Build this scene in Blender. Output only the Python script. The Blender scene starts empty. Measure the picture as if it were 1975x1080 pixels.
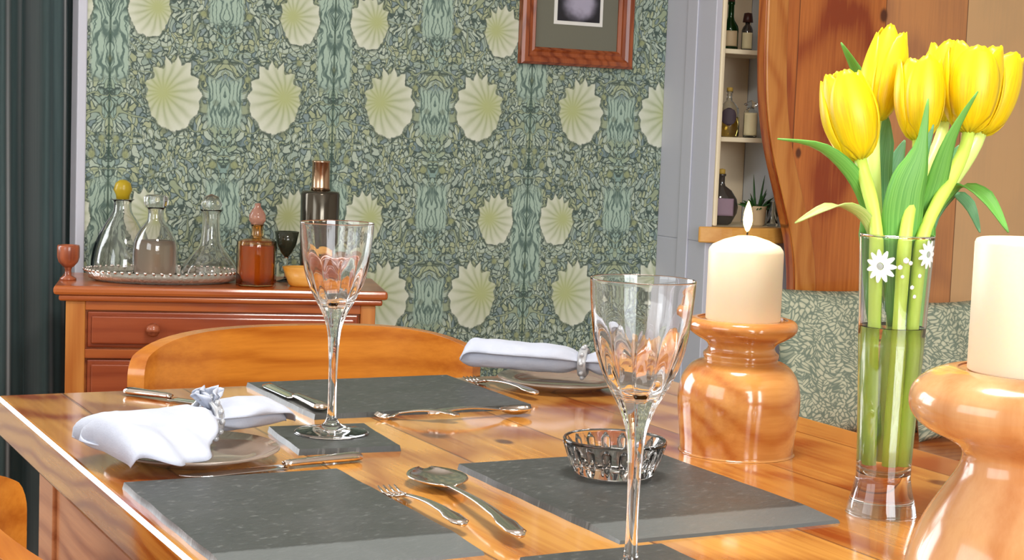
import bpy, bmesh, math, random
from mathutils import Vector, Matrix, noise
PI = math.pi
random.seed(7)
SC = bpy.context.scene
COL = SC.collection

# ------------------------------------------------------------------ helpers
def link(name, me, m=None, parent=None, smooth=False, auto=None):
    if smooth:
        for p in me.polygons: p.use_smooth = True
    o = bpy.data.objects.new(name, me)
    COL.objects.link(o)
    if m is not None:
        me.materials.append(m)
    if parent is not None:
        o.parent = parent
    return o

def fin(name, bm, m=None, parent=None, smooth=False, bevel=0, seg=2, sub=0, angle=30):
    bmesh.ops.recalc_face_normals(bm, faces=bm.faces)
    if all(len(e.link_faces) == 2 for e in bm.edges) and bm.calc_volume(signed=True) < 0:
        bmesh.ops.reverse_faces(bm, faces=bm.faces)

    me = bpy.data.meshes.new(name)
    bm.to_mesh(me); bm.free()
    o = link(name, me, m, parent, smooth)
    if bevel:
        b = o.modifiers.new('bevel', 'BEVEL'); b.width = bevel; b.segments = seg
        b.limit_method = 'ANGLE'; b.angle_limit = math.radians(angle)
        b.harden_normals = False
    if sub:
        s = o.modifiers.new('sub', 'SUBSURF'); s.levels = sub; s.render_levels = sub
    return o

def box(bm, x0, x1, y0, y1, z0, z1):
    v = [bm.verts.new((x, y, z)) for z in (z0, z1) for y in (y0, y1) for x in (x0, x1)]
    for f in ((0,1,3,2),(4,5,7,6),(0,1,5,4),(2,3,7,6),(0,2,6,4),(1,3,7,5)):
        bm.faces.new([v[i] for i in f])
    return v

def boxo(name, b, m, parent=None, bevel=0.0, seg=2):
    bm = bmesh.new(); box(bm, *b)
    return fin(name, bm, m, parent, bevel=bevel, seg=seg)

def lathe(bm, prof, n=48, c=(0,0,0), lobes=None, close=False, nl=10**6):
    """prof: list of (r, z). lobes: (count, depth, z0, z1) flutes the wall between z0 and z1."""
    rings = []
    for kk, (r, z) in enumerate(prof):
        if r < 1e-6:
            rings.append([bm.verts.new((c[0], c[1], c[2]+z))]); continue
        ring = []
        for i in range(n):
            a = 2*PI*i/n; rr = r
            if lobes and kk < nl and lobes[2] <= z <= lobes[3]:
                t = (z-lobes[2])/(lobes[3]-lobes[2]); w = math.sin(PI*min(1,max(0,t)))
                rr = r*(1+lobes[1]*w*(abs(math.cos(lobes[0]*a/2))-.5))
            ring.append(bm.verts.new((c[0]+rr*math.cos(a), c[1]+rr*math.sin(a), c[2]+z)))
        rings.append(ring)
    for A, B in zip(rings, rings[1:]):
        if len(A) == 1 and len(B) == 1: continue
        for i in range(n):
            j = (i+1) % n
            if len(A) == 1: bm.faces.new((A[0], B[i], B[j]))
            elif len(B) == 1: bm.faces.new((A[i], A[j], B[0]))
            else: bm.faces.new((A[i], A[j], B[j], B[i]))
    if close and len(rings[0]) > 1 and len(rings[-1]) > 1:
        A, B = rings[-1], rings[0]
        for i in range(n):
            j = (i+1) % n
            bm.faces.new((A[i], A[j], B[j], B[i]))

def smoothprof(pts, k=5):
    """Catmull-Rom through profile points."""
    out = []
    P = [pts[0]]+list(pts)+[pts[-1]]
    for i in range(1, len(P)-2):
        p0, p1, p2, p3 = P[i-1], P[i], P[i+1], P[i+2]
        for j in range(k):
            t = j/k
            out.append(tuple(.5*((2*p1[d])+(-p0[d]+p2[d])*t+(2*p0[d]-5*p1[d]+4*p2[d]-p3[d])*t*t+(-p0[d]+3*p1[d]-3*p2[d]+p3[d])*t**3) for d in range(len(p1))))
    out.append(tuple(pts[-1]))
    return out

def turned(name, prof, m, parent=None, n=48, lobes=None, k=0, shell=0, sub=0):
    p = smoothprof(prof, k) if k else list(prof)
    p = [(max(0.0, r), z) for r, z in p]
    if shell:
        inner = [(max(0.0, r-shell), z) for r, z in reversed(p)]
        # the floor of the hollow sits one wall thickness above the foot
        p = p + [(r, z) for r, z in inner if z > p[0][1]+shell]
        p = p + [(0, p[-1][1])]
    bm = bmesh.new(); lathe(bm, p, n, lobes=lobes)
    bmesh.ops.remove_doubles(bm, verts=bm.verts, dist=1e-6)
    return fin(name, bm, m, parent, smooth=True, sub=sub)

def loft(bm, secs, n=12, cap=True):
    """secs: (center, widthvec, thickvec) ellipse half axes."""
    rings = []
    for c, w, t in secs:
        c, w, t = Vector(c), Vector(w), Vector(t)
        rings.append([bm.verts.new(c+w*math.cos(2*PI*i/n)+t*math.sin(2*PI*i/n)) for i in range(n)])
    for A, B in zip(rings, rings[1:]):
        for i in range(n):
            j = (i+1) % n; bm.faces.new((A[i], A[j], B[j], B[i]))
    if cap:
        bm.faces.new(rings[0]); bm.faces.new(list(reversed(rings[-1])))
    return rings

def tube(bm, pts, rad, n=10):
    pts = [Vector(p) for p in pts]
    secs = []
    for i, p in enumerate(pts):
        d = (pts[min(i+1, len(pts)-1)]-pts[max(i-1, 0)]).normalized()
        w = d.orthogonal().normalized() if i == 0 else (secs[-1][1].normalized()-d*secs[-1][1].normalized().dot(d)).normalized()
        t = d.cross(w); r = rad[i] if isinstance(rad, (list, tuple)) else rad
        secs.append((p, w*r, t*r))
    loft(bm, secs, n)

def curve3(pts, k=6):
    return [Vector(p) for p in smoothprof([tuple(p) for p in pts], k)]

def prism(bm, poly, y0, y1, axis='y'):
    a = [bm.verts.new((x, y0, z)) for x, z in poly]; b = [bm.verts.new((x, y1, z)) for x, z in poly]
    bm.faces.new(a); bm.faces.new(list(reversed(b)))
    for i in range(len(a)):
        j = (i+1) % len(a); bm.faces.new((a[i], b[i], b[j], a[j]))

def thing(name, label, cat, loc=(0,0,0), rz=0, group=None):
    o = bpy.data.objects.new(name, None); COL.objects.link(o)
    o.empty_display_size = .05
    o.location = loc; o.rotation_euler = (0, 0, rz)
    o['label'] = label; o['category'] = cat
    if group: o['group'] = group
    return o

def tag(o, label, cat, group=None):
    o['label'] = label; o['category'] = cat
    if group: o['group'] = group
    return o

def struct(o, label=None):
    o['kind'] = 'structure'
    if label: o['label'] = label
    return o

def dup(root, loc, rz, label, group=None):
    r = root.copy(); COL.objects.link(r); r.location = loc; r.rotation_euler = (0, 0, rz)
    r['label'] = label
    if group: r['group'] = group
    for ch in list(root.children):
        c = ch.copy(); COL.objects.link(c); c.parent = r
        for g in list(ch.children):
            d = g.copy(); COL.objects.link(d); d.parent = c
    return r

# ------------------------------------------------------------------ shader expressions
class S:
    nt = None
    def __init__(s, sock): s.k = sock
    @staticmethod
    def m(op, *a, clamp=False):
        n = S.nt.nodes.new('ShaderNodeMath'); n.operation = op; n.use_clamp = clamp
        for i, x in enumerate(a):
            if isinstance(x, S): S.nt.links.new(x.k, n.inputs[i])
            else: n.inputs[i].default_value = x
        return S(n.outputs[0])
    def __add__(s, o): return S.m('ADD', s, o)
    __radd__ = __add__
    def __sub__(s, o): return S.m('SUBTRACT', s, o)
    def __rsub__(s, o): return S.m('SUBTRACT', o, s)
    def __mul__(s, o): return S.m('MULTIPLY', s, o)
    __rmul__ = __mul__
    def __truediv__(s, o): return S.m('DIVIDE', s, o)
    def abs(s): return S.m('ABSOLUTE', s)
    def sin(s): return S.m('SINE', s)
    def cos(s): return S.m('COSINE', s)
    def sqrt(s): return S.m('SQRT', s)
    def floor(s): return S.m('FLOOR', s)
    def frac(s): return S.m('FRACT', s)
    def lt(s, o): return S.m('LESS_THAN', s, o)
    def gt(s, o): return S.m('GREATER_THAN', s, o)

def fmod(a, b): return S.m('FLOORED_MODULO', a, b)
def smax(a, b): return S.m('MAXIMUM', a, b)
def ss(x, a, b):
    n = S.nt.nodes.new('ShaderNodeMapRange'); n.interpolation_type = 'SMOOTHSTEP'
    S.nt.links.new(x.k, n.inputs[0]); n.inputs[1].default_value = a; n.inputs[2].default_value = b
    return S(n.outputs[0])
def vec(x, y, z):
    n = S.nt.nodes.new('ShaderNodeCombineXYZ')
    for i, q in enumerate((x, y, z)):
        if isinstance(q, S): S.nt.links.new(q.k, n.inputs[i])
        else: n.inputs[i].default_value = q
    return S(n.outputs[0])
def coords(kind='Object'):
    t = S.nt.nodes.new('ShaderNodeTexCoord'); n = S.nt.nodes.new('ShaderNodeSeparateXYZ')
    S.nt.links.new(t.outputs[kind], n.inputs[0])
    return S(n.outputs[0]), S(n.outputs[1]), S(n.outputs[2])
def tnoise(v, scale, detail=2, rough=.5, dist=0):
    n = S.nt.nodes.new('ShaderNodeTexNoise'); S.nt.links.new(v.k, n.inputs['Vector'])
    n.inputs['Scale'].default_value = scale; n.inputs['Detail'].default_value = detail
    n.inputs['Roughness'].default_value = rough; n.inputs['Distortion'].default_value = dist
    return S(n.outputs[0])
def tvor(v, scale, feature='F1', rnd=1):
    n = S.nt.nodes.new('ShaderNodeTexVoronoi'); n.feature = feature; S.nt.links.new(v.k, n.inputs['Vector'])
    n.inputs['Scale'].default_value = scale; n.inputs['Randomness'].default_value = rnd
    return n
def rgb(c):
    """sRGB 0..255 -> linear"""
    f = lambda u: (u/255/12.92) if u/255 <= .04045 else ((u/255+.055)/1.055)**2.4
    return (f(c[0]), f(c[1]), f(c[2]), 1)
def mix(f, a, b):
    n = S.nt.nodes.new('ShaderNodeMix'); n.data_type = 'RGBA'
    if isinstance(f, S): S.nt.links.new(f.k, n.inputs[0])
    else: n.inputs[0].default_value = f
    for i, q in ((6, a), (7, b)):
        if isinstance(q, S): S.nt.links.new(q.k, n.inputs[i])
        else: n.inputs[i].default_value = rgb(q)
    return S(n.outputs[2])

def mat(name, col=(200,200,200), rough=.5, metal=0, trans=0, ior=1.45, coat=0, spec=.5, sub=0, subc=None, emit=None, es=0):
    m = bpy.data.materials.new(name); m.use_nodes = True
    nt = m.node_tree; b = nt.nodes['Principled BSDF']
    b.inputs['Base Color'].default_value = rgb(col)
    b.inputs['Roughness'].default_value = rough; b.inputs['Metallic'].default_value = metal
    b.inputs['Transmission Weight'].default_value = trans; b.inputs['IOR'].default_value = ior
    b.inputs['Coat Weight'].default_value = coat; b.inputs['Coat Roughness'].default_value = .08
    b.inputs['Specular IOR Level'].default_value = spec
    if sub:
        b.inputs['Subsurface Weight'].default_value = sub; b.inputs['Subsurface Radius'].default_value = (.02,.012,.006)
        b.inputs['Subsurface Scale'].default_value = .6
    if emit:
        b.inputs['Emission Color'].default_value = rgb(emit); b.inputs['Emission Strength'].default_value = es
    S.nt = nt
    return m, b
def out(b, col=None, rough=None, bump=None, bs=.3, bd=.002):
    if col is not None: S.nt.links.new(col.k, b.inputs['Base Color'])
    if rough is not None: S.nt.links.new(rough.k, b.inputs['Roughness'])
    if bump is not None:
        n = S.nt.nodes.new('ShaderNodeBump'); n.inputs['Strength'].default_value = bs; n.inputs['Distance'].default_value = bd
        S.nt.links.new(bump.k, n.inputs['Height']); S.nt.links.new(n.outputs[0], b.inputs['Normal'])

def wood(name, lo, hi, along='y', plank=0, rough=.28, coat=.4, ring=26, knots=(), grainy=1.0, off=(0,0,0), tone=.0, palec=None, kind='Object'):
    """Pine: cathedral rings from a tilted trunk section, fine pores, optional knots (across, along, radius)."""
    m, b = mat(name, lo, rough=rough, coat=coat)
    X, Y, Z = coords(kind)
    ax = {'x': (Y, X, Z), 'y': (X, Y, Z), 'z': (X, Z, Y)}[along]
    if along == 'x': a, l, d = Y, X, Z
    elif along == 'y': a, l, d = X, Y, Z
    else: a, l, d = X, Z, Y
    a = a+off[0]; l = l+off[1]; d = d+off[2]
    # knots bend the grain round themselves
    kn = None; bend = None
    for (ka, kl, kr) in knots:
        da = (a-ka)/kr; dl = (l-kl)/(kr*1.5)
        q = S.m('EXPONENT', (da*da+dl*dl)*-1.0)
        q2 = S.m('EXPONENT', ((a-ka)*(a-ka)/(kr*kr*9)+(l-kl)*(l-kl)/(kr*kr*25))*-1.0)*(kr*1.6)
        kn = q if kn is None else smax(kn, q)
        bend = q2 if bend is None else bend+q2
    if plank:
        idx = (a/plank).floor(); loc = ((a/plank).frac()-.5)*plank
        w = S.nt.nodes.new('ShaderNodeTexWhiteNoise'); w.noise_dimensions = '1D'; S.nt.links.new(idx.k, w.inputs['W'])
        rnd = S(w.outputs['Value'])
        seam = ss(loc.abs(), plank/2-.0022, plank/2-.0006)
    else:
        loc = a; rnd = S.m('ADD', 0.37, 0.0); seam = None
    low = tnoise(vec(loc*1.4, l*.8, rnd*9), 3.0, 2, .5)-.5
    c = loc + (rnd-.5)*.06 + low*.05
    if bend is not None: c = c+bend
    dd = d*1.0 + l*.055 + low*.10 + (rnd*3.1)*.02 + .05
    r = (c*c + dd*dd).sqrt()
    rings = ((r*(ring*2*PI)).sin()*.5+.5)
    rings = S.m('POWER', rings, 2.2)
    fine = tnoise(vec(a*110, l*4, d*110), 1.3, 3, .65)
    broad = tnoise(vec(a*5, l*1.1, d*5+rnd*7), 1.5, 2, .5)
    f = rings*.62*grainy + (fine-.5)*1.1*grainy + (broad-.5)*1.3 + .22 + (rnd-.5)*tone
    col = mix(S.m('MULTIPLY', f, 1.0, clamp=True), hi, lo)
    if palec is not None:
        pf = a.gt(.262*11)*.35+a.gt(.262*12)*.6      # boards to the right mixed paler, board by board
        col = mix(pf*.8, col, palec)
    if kn is not None: col = mix(ss(kn, .25, .8), col, (92, 42, 14))
    h = (1-rings)*.5+fine*.4
    if seam is not None:
        col = mix(seam*.75, col, (84, 40, 14)); h = h-seam*4
    out(b, col, None, h, bs=.12, bd=.0006)
    return m

# ------------------------------------------------------------------ materials
M = {}
M['table'] = wood('pine_table', (138,62,16), (206,148,70), 'y', plank=.144, rough=.15, coat=.6, ring=52, tone=.36, knots=((.745,1.585,.016),(.80,1.53,.011),(1.12,1.22,.012),(.43,1.72,.010)))
M['table_x'] = wood('pine_apron', (146,72,34), (196,128,82), 'y', rough=.3, coat=.3, ring=34, off=(0,.3,.2))
M['chair'] = wood('pine_chair', (150,72,12), (206,130,44), 'x', rough=.25, coat=.4, ring=24, grainy=.7)
M['chest'] = wood('pine_chest', (150,66,24), (186,102,44), 'x', rough=.28, coat=.4, ring=34, grainy=.8)
M['chest_lt'] = wood('pine_chest_stile', (176,98,34), (206,136,64), 'z', rough=.3, coat=.3, ring=40)
M['drawer'] = wood('pine_drawer_front', (134,54,24), (164,80,42), 'x', rough=.28, coat=.4, ring=34, grainy=.7)
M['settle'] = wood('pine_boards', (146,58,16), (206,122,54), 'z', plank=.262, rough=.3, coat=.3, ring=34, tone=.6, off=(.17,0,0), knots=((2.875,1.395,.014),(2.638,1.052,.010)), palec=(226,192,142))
M['settle_x'] = wood('pine_settle_seat', (178,84,26), (214,130,60), 'x', rough=.3, coat=.3, ring=26)
M['shelf'] = wood('pine_shelf', (206,138,44), (226,168,84), 'x', rough=.35, coat=.2, ring=30)
M['turned'] = wood('turned_ash', (168,86,24), (214,150,80), 'x', rough=.16, coat=.7, ring=46, grainy=.75, off=(-.01,.0,-.045))
M['turned2'] = wood('turned_beech', (178,106,48), (212,158,104), 'z', rough=.2, coat=.6, ring=26, grainy=.7, off=(.01,.0,.03))
M['ornament'] = wood('reddish_wood', (120,54,30), (178,98,62), 'z', rough=.3, coat=.4, ring=60)

def slate(name='slate', pale_edge=None):
    m, b = mat(name, (80,80,80), rough=.33, spec=.5)
    X, Y, Z = coords('Object')
    n1 = tnoise(vec(X, Y, Z), 14, 4, .6); n2 = tnoise(vec(X*5+Y*2, Y*9-X*4, Z), 14, 5, .7)
    col = mix(n1, (44,47,46), (72,74,73))
    col = mix(ss(n2, .55, .70)*.8, col, (104,106,104))
    col = mix(ss(n2, .44, .30)*.5, col, (34,40,40))
    if pale_edge:      # paler grey strip along the near edge
        col = mix(ss(Y+(n2-.5)*.012, pale_edge+.002, pale_edge-.003)*.7, col, (104,108,108))
    out(b, col, n1*.25+.27, n1*.5+n2*.6, bs=.45, bd=.0016)
    return m
M['slate'] = slate(); M['slate_pale_edge'] = slate('slate_pale_edge', -.102)
M['glass'] = mat('clear_glass', (255,255,255), rough=0, trans=1, ior=1.5)[0]
M['glass_thin'] = mat('bottle_glass', (250,252,250), rough=.0, trans=1, ior=1.45)[0]
M['crystal'] = mat('cut_crystal', (250,248,246), rough=.02, trans=1, ior=1.55)[0]
M['water'] = mat('water', (255,255,244), rough=0, trans=1, ior=1.33)[0]
M['amber'] = mat('amber_glass', (255,206,140), rough=.03, trans=1, ior=1.5)[0]
M['amberliq'] = mat('amber_spirit', (255,222,120), rough=.0, trans=1, ior=1.36)[0]
M['greenglass'] = mat('green_glass', (40,110,50), rough=.05, trans=.9, ior=1.5)[0]
M['smoke'] = mat('smoked_glass', (120,112,104), rough=.06, trans=.75, ior=1.5)[0]
M['pewter'] = mat('pewter', (150,140,134), rough=.25, metal=1)[0]
M['silver'] = mat('silver', (226,214,204), rough=.13, metal=1)[0]
M['chrome'] = mat('chrome', (235,235,235), rough=.08, metal=1)[0]
M['darkmetal'] = mat('dark_metal', (70,52,44), rough=.3, metal=.8)[0]
M['white'] = mat('white_paint', (200,202,214), rough=.45)[0]
M['white2'] = mat('white_plaster', (196,198,204), rough=.8)[0]
M['cream'] = mat('cream_paint', (240,226,192), rough=.5)[0]
M['beige'] = mat('beige_back', (240,220,188), rough=.6)[0]
M['paleblue'] = mat('pale_blue_side', (226,234,244), rough=.5)[0]
M['enamel'] = mat('white_enamel', (245,245,245), rough=.3)[0]
M['enamel_c'] = mat('grey_enamel', (170,176,170), rough=.3)[0]
M['label_cream'] = mat('cream_label', (236,222,176), rough=.6)[0]
M['label_dark'] = mat('dark_label', (66,50,58), rough=.6)[0]
M['label_mauve'] = mat('mauve_label', (150,126,140), rough=.6)[0]
M['label_tan'] = mat('tan_label', (196,170,130), rough=.6)[0]
M['cap_dark'] = mat('dark_cap', (70,40,34), rough=.4)[0]
M['cork'] = mat('cork', (196,160,70), rough=.7)[0]
M['matboard'] = mat('mount_board', (112,112,98), rough=.85)[0]
M['whitecard'] = mat('white_card', (228,228,222), rough=.8)[0]
M['frame'] = wood('frame_wood', (112,46,20), (160,84,44), 'z', rough=.25, coat=.5, ring=60)
M['floor'] = wood('floor_boards', (90,58,36), (128,88,58), 'y', plank=.13, rough=.4, coat=.1, ring=24, tone=.3)
M['ceiling'] = mat('ceiling_white', (230,228,222), rough=.9)[0]
M['wallplain'] = mat('wall_plain', (214,208,196), rough=.85)[0]
M['soil'] = mat('soil', (60,42,30), rough=.9)[0]
M['wick'] = mat('wick', (40,30,24), rough=.9)[0]
M['flame'] = mat('flame', (255,236,150), rough=.5, emit=(255,226,140), es=9)[0]

def photo():
    m, b = mat('dark_photograph', (30,30,36), rough=.3)
    X, Y, Z = coords('Object')
    n = tnoise(vec(X, Y, Z), 14, 3, .6)
    d = ((X-2.04)*(X-2.04)*500+(Z-1.40)*(Z-1.40)*400)
    col = mix(ss(S.m('EXPONENT', d*-1.0)*n*2.2, .25, .9), (34,34,42), (168,164,184))
    out(b, col); return m
M['photo'] = photo()

def wax():
    m, b = mat('ivory_wax', (244,230,200), rough=.42, sub=.35)
    b.inputs['Subsurface Radius'].default_value = (.03,.016,.006); b.inputs['Subsurface Scale'].default_value = .5
    return m
M['wax'] = wax()

def linen():
    m, b = mat('white_linen', (214,216,226), rough=.85)
    X, Y, Z = coords('Object')
    n = tnoise(vec(X, Y, Z), 45, 3, .6); w = tnoise(vec(X, Y, Z), 600, 1, .5)
    out(b, mix(n, (168,174,190), (184,189,202)), None, n+w*.2, bs=.5, bd=.002)
    return m
M['linen'] = linen()

def petal():
    m, b = mat('yellow_petal', (250,216,10), rough=.42, sub=.15)
    X, Y, Z = coords('UV')
    st = tnoise(vec(X*26, Y*2.0, 0.0), 1.3, 3, .6)
    col = mix(ss(st, .35, .7), (240,208,8), (228,182,4))
    col = mix(ss(Y, .16, .0)*.6, col, (176,180,30))
    out(b, col, None, st, bs=.12, bd=.0005); return m
M['petal'] = petal()
def leafm(name, c1, c2):
    m, b = mat(name, c1, rough=.42)
    X, Y, Z = coords('UV')
    st = tnoise(vec(X*22, Y*.8, 0.0), 1.4, 2, .6)
    out(b, mix(ss(st, .3, .7), c1, c2), None, st, bs=.2, bd=.0006); return m
M['leaf'] = leafm('tulip_leaf', (84,150,58), (122,184,84))
M['leaf_blue'] = leafm('tulip_leaf_bluish', (92,156,106), (134,186,142))
M['leaf_pale'] = leafm('tulip_leaf_pale', (150,180,84), (196,204,128))
M['stem'] = mat('tulip_stem', (204,232,96), rough=.4)[0]
M['stem2'] = mat('tulip_stem_light', (216,238,132), rough=.4)[0]
M['plantleaf'] = mat('pot_plant_leaf', (40,84,34), rough=.45)[0]

def curtainm():
    m, b = mat('teal_velvet', (44,62,64), rough=.75)
    b.inputs['Sheen Weight'].default_value = .5; b.inputs['Sheen Roughness'].default_value = .4
    X, Y, Z = coords('Object')
    n = tnoise(vec(X*60, Y*60, Z*1.5), 2, 3, .6)
    out(b, mix(n, (40,58,60), (66,86,86)), None, n, bs=.2, bd=.001); return m
M['curtain'] = curtainm()

def cushionm():
    m, b = mat('leafy_cushion_fabric', (190,195,165), rough=.85)
    X, Y, Z = coords('Object')
    w = tnoise(vec(X, Y, Z), 9, 2, .5)-.5; w2 = tnoise(vec(Z+3.1, X, Y), 9, 2, .5)-.5
    # two families of slender leaves leaning each way off wandering twigs
    A = vec((X+Z*.75+w*.12)*46, 0.0, (Z-X*.75+w2*.08)*104)
    B = vec((X-Z*.75+w2*.12)*46+4.3, 1.0, (Z+X*.75+w*.08)*104)
    e1 = S(tvor(A, 1.0, 'DISTANCE_TO_EDGE').outputs['Distance']); e2 = S(tvor(B, 1.0, 'DISTANCE_TO_EDGE').outputs['Distance'])
    pick = ss(tnoise(vec(X, Y, Z), 22, 1, .5), .47, .53)
    e = e1*pick+e2*(1-pick)
    col = mix(ss(e, .03, .20), (122,136,120), (198,200,172))
    col = mix(ss(e, .26, .42)*.7, col, (212,212,186))
    out(b, col, None, ss(e, 0, .3), bs=.15, bd=.001); return m
M['cushion'] = cushionm()

def wallpaper():
    m, b = mat('floral_wallpaper', (125,140,115), rough=.7, spec=.3)
    X, Y, Z = coords('Object')
    H, V = .514, .452
    s = (fmod(X-(1.406-H/2), H)-H/2).abs()
    R = V/(2*PI)
    ang = Z*(2*PI/V)
    cy, sy = ang.cos()*R, ang.sin()*R
    P0 = vec(s, cy, sy)
    wx = tnoise(P0, 11, 2, .5)-.5
    wy = tnoise(vec(s+.7, cy, sy), 13, 2, .5)-.5
    f1 = tnoise(P0, 46, 2, .6)-.5; f2 = tnoise(vec(s+.31, cy, sy), 46, 2, .6)-.5
    sw = s+wx*.055+f1*.016; zz = Z+wy*.05
    # mosaic of small leaves, upright near the two mirror axes
    vA = vec(sw*100+wy*6, cy*60+wx*4+f2*1.1, sy*60+f2*1.1)
    vo = tvor(vA, 1.0, 'F1'); ed = S(tvor(vA, 1.0, 'DISTANCE_TO_EDGE').outputs['Distance'])
    cn = S.nt.nodes.new('ShaderNodeSeparateColor'); S.nt.links.new(vo.outputs['Color'], cn.inputs[0])
    r1, r2 = S(cn.outputs[0]), S(cn.outputs[1])
    leaf = mix(r1, (150,168,156), (190,202,184))
    leaf = mix(r2.gt(.76)*.7, leaf, (168,174,130))
    leaf = mix(r2.lt(.14)*.7, leaf, (104,126,136))
    teal = ss((s-.128).abs(), .085, .128)
    zone = tnoise(P0, 7, 1, .5)
    leaf = mix(teal*ss(zone, .38, .6)*.6, leaf, (140,170,156))
    base = mix(ss(ed, .02, .15), (76,92,86), leaf)
    # twining stems: contour lines of a slow noise, dark sides and light core
    c1 = tnoise(P0, 15, 1, .4, .6)
    d1 = ((c1*6).frac()-.5).abs()
    base = mix(ss(d1, .11, .06)*.8, base, (82,96,84)); base = mix(ss(d1, .06, .03)*.9, base, (158,170,140))
    # plumes on the axes: long upright acanthus strokes
    pl = tvor(vec(sw*105, cy*13, sy*13), 1.0, 'DISTANCE_TO_EDGE')
    pe = S(pl.outputs['Distance'])
    plume = mix(ss(pe, .02, .16), (96,118,110), (168,190,174))
    pz = ss((ang+1.1).cos(), -.35, .25); pz2 = ss((ang*2+.4).cos(), -.2, .5)
    wA = ss(s, .046, .036)*pz
    wB = ss(s, H/2-.044, H/2-.034)*pz2
    base = mix(smax(wA, wB), base, plume)
    base = mix(ss(s, .003, .0015)*.8, base, (62,84,74))
    # small yellow-green buds
    bd = tvor(vec(s*17, cy*17, sy*17), 1.0, 'F1'); bdd = S(bd.outputs['Distance'])
    base = mix(ss(bdd, .24, .18)*.5, base, (90,102,82)); base = mix(ss(bdd, .17, .12)*.7, base, (162,170,124))
    def bloom(base, s0, v0, rx, ry, tdx, ph):
        dx = s-s0; dv = fmod(Z-(v0-V/2), V)-V/2
        tx = dx-tdx; ty = dv-ry*.02
        th = S.m('ARCTAN2', ty, tx)
        nr = ((dx/rx)*(dx/rx)+(dv/ry)*(dv/ry)).sqrt()
        ruff = ((S.m('ARCTAN2', dv/ry, dx/rx)*6.5+ph+wx*4).sin().abs())*(ss(dv, -.03, .06)*.20+.05)
        e = nr+ruff+(wx*.5)+(tnoise(P0, 60, 2, .6)-.5)*.22
        mask = ss(e, 1.09, 1.04); rim = ss(e, 1.22, 1.12)
        td = (tx*tx+ty*ty).sqrt()
        streak = (th*17+(wx*9)).sin()*.5+.5
        streak = S.m('POWER', streak, 2.0)*ss(td, .0, .03)*ss(td, rx*1.9, rx*.6)
        cc = mix(ss(td, rx*.5, rx*1.7), (200,206,178), (222,226,212))
        cc = mix(streak*.75, cc, (160,172,130))
        cc = mix(ss(td, rx*.80, rx*.10)*.62, cc, (166,176,86))
        cc = mix(tnoise(P0, 90, 2, .6)*.30, cc, (176,182,150))
        base = mix(rim*.6, base, (88,100,86))
        return mix(mask, base, cc)
    base = bloom(base, .141, 1.133, .060, .078, -.024, .3)
    base = bloom(base, .084, 1.316, .045, .064, .018, 1.2)
    plain = X.gt(2.322)
    col = mix(plain, base, (190,192,200))
    out(b, col); return m
M['wallpaper'] = wallpaper()

# ------------------------------------------------------------------ camera
f_px, pitch, roll, yaw = 3212.5, .0920004, .038428, .48272
fw = Vector((math.sin(yaw)*math.cos(pitch), math.cos(yaw)*math.cos(pitch), -math.sin(pitch)))
rt = Vector((math.cos(yaw), -math.sin(yaw), 0)); up = rt.cross(fw)
r2 = rt*math.cos(roll)+up*math.sin(roll); u2 = -rt*math.sin(roll)+up*math.cos(roll)
cam = bpy.data.cameras.new('camera'); co = bpy.data.objects.new('camera', cam); COL.objects.link(co)
cam.sensor_width = 36; cam.lens = f_px*36/1975; cam.clip_start = .02
R3 = Matrix((r2, u2, -fw)).transposed()
co.matrix_world = Matrix.Translation((0,0,1.09)) @ R3.to_4x4()
SC.camera = co

# ------------------------------------------------------------------ the room
TZ = .76
XL, XR, YF, YB, ZC = -1.6, 4.0, -2.0, 3.6, 2.45
struct(boxo('floor', (XL-.15, XR+.15, YF-.15, YB+.45, -.1, 0), M['floor']))
struct(boxo('ceiling', (XL-.15, XR+.15, YF-.15, YB+.45, ZC, ZC+.1), M['ceiling']))
bm = bmesh.new()
box(bm, .84, XR+.15, YB, YB+.45, 0, ZC); 
struct(fin('wall_back', bm, M['wallpaper']))
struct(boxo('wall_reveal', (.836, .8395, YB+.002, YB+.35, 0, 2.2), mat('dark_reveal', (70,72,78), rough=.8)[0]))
bm = bmesh.new(); box(bm, XL, .84, YB, YB+.15, 2.2, ZC)
struct(fin('wall_back_header', bm, M['wallplain'])).name = 'wall_above_recess'
bm = bmesh.new(); box(bm, XL, .84, YB+.35, YB+.45, 0, .75); box(bm, XL, .84, YB+.35, YB+.45, 2.05, 2.2)
box(bm, XL, .84, YB+.15, YB+.45, 2.2, ZC); box(bm, .34, .84, YB+.35, YB+.45, .75, 2.05); box(bm, XL, -1.2, YB+.35, YB+.45, .75, 2.05)
struct(fin('wall_recess', bm, M['wallplain']))
def window(name, b, axis):
    """b = opening box; frame bars and a pane."""
    x0, x1, y0, y1, z0, z1 = b
    bm = bmesh.new(); w = .05
    if axis == 'y':
        box(bm, x0, x1, y0, y1, z0, z0+w); box(bm, x0, x1, y0, y1, z1-w, z1)
        for xa in (x0, (x0+x1)/2-w/2, x1-w): box(bm, xa, xa+w, y0, y1, z0+w, z1-w)
    else:
        box(bm, x0, x1, y0, y1, z0, z0+w); box(bm, x0, x1, y0, y1, z1-w, z1)
        for ya in (y0, (y0+y1)/2-w/2, y1-w): box(bm, x0, x1, ya, ya+w, z0+w, z1-w)
    return struct(fin(name, bm, M['white'], bevel=.004))
window('window_1', (-1.2, .34, YB+.37, YB+.42, .75, 2.05), 'y')
LW = (.1, 1.9, .95, 2.1)      # left window, added to let in side fill: y0,y1,z0,z1
bm = bmesh.new()
box(bm, XL-.15, XL, YF, LW[0], 0, ZC); box(bm, XL-.15, XL, LW[1], YB+.45, 0, ZC)
box(bm, XL-.15, XL, LW[0], LW[1], 0, LW[2]); box(bm, XL-.15, XL, LW[0], LW[1], LW[3], ZC)
struct(fin('wall_left', bm, M['wallplain']))
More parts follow.
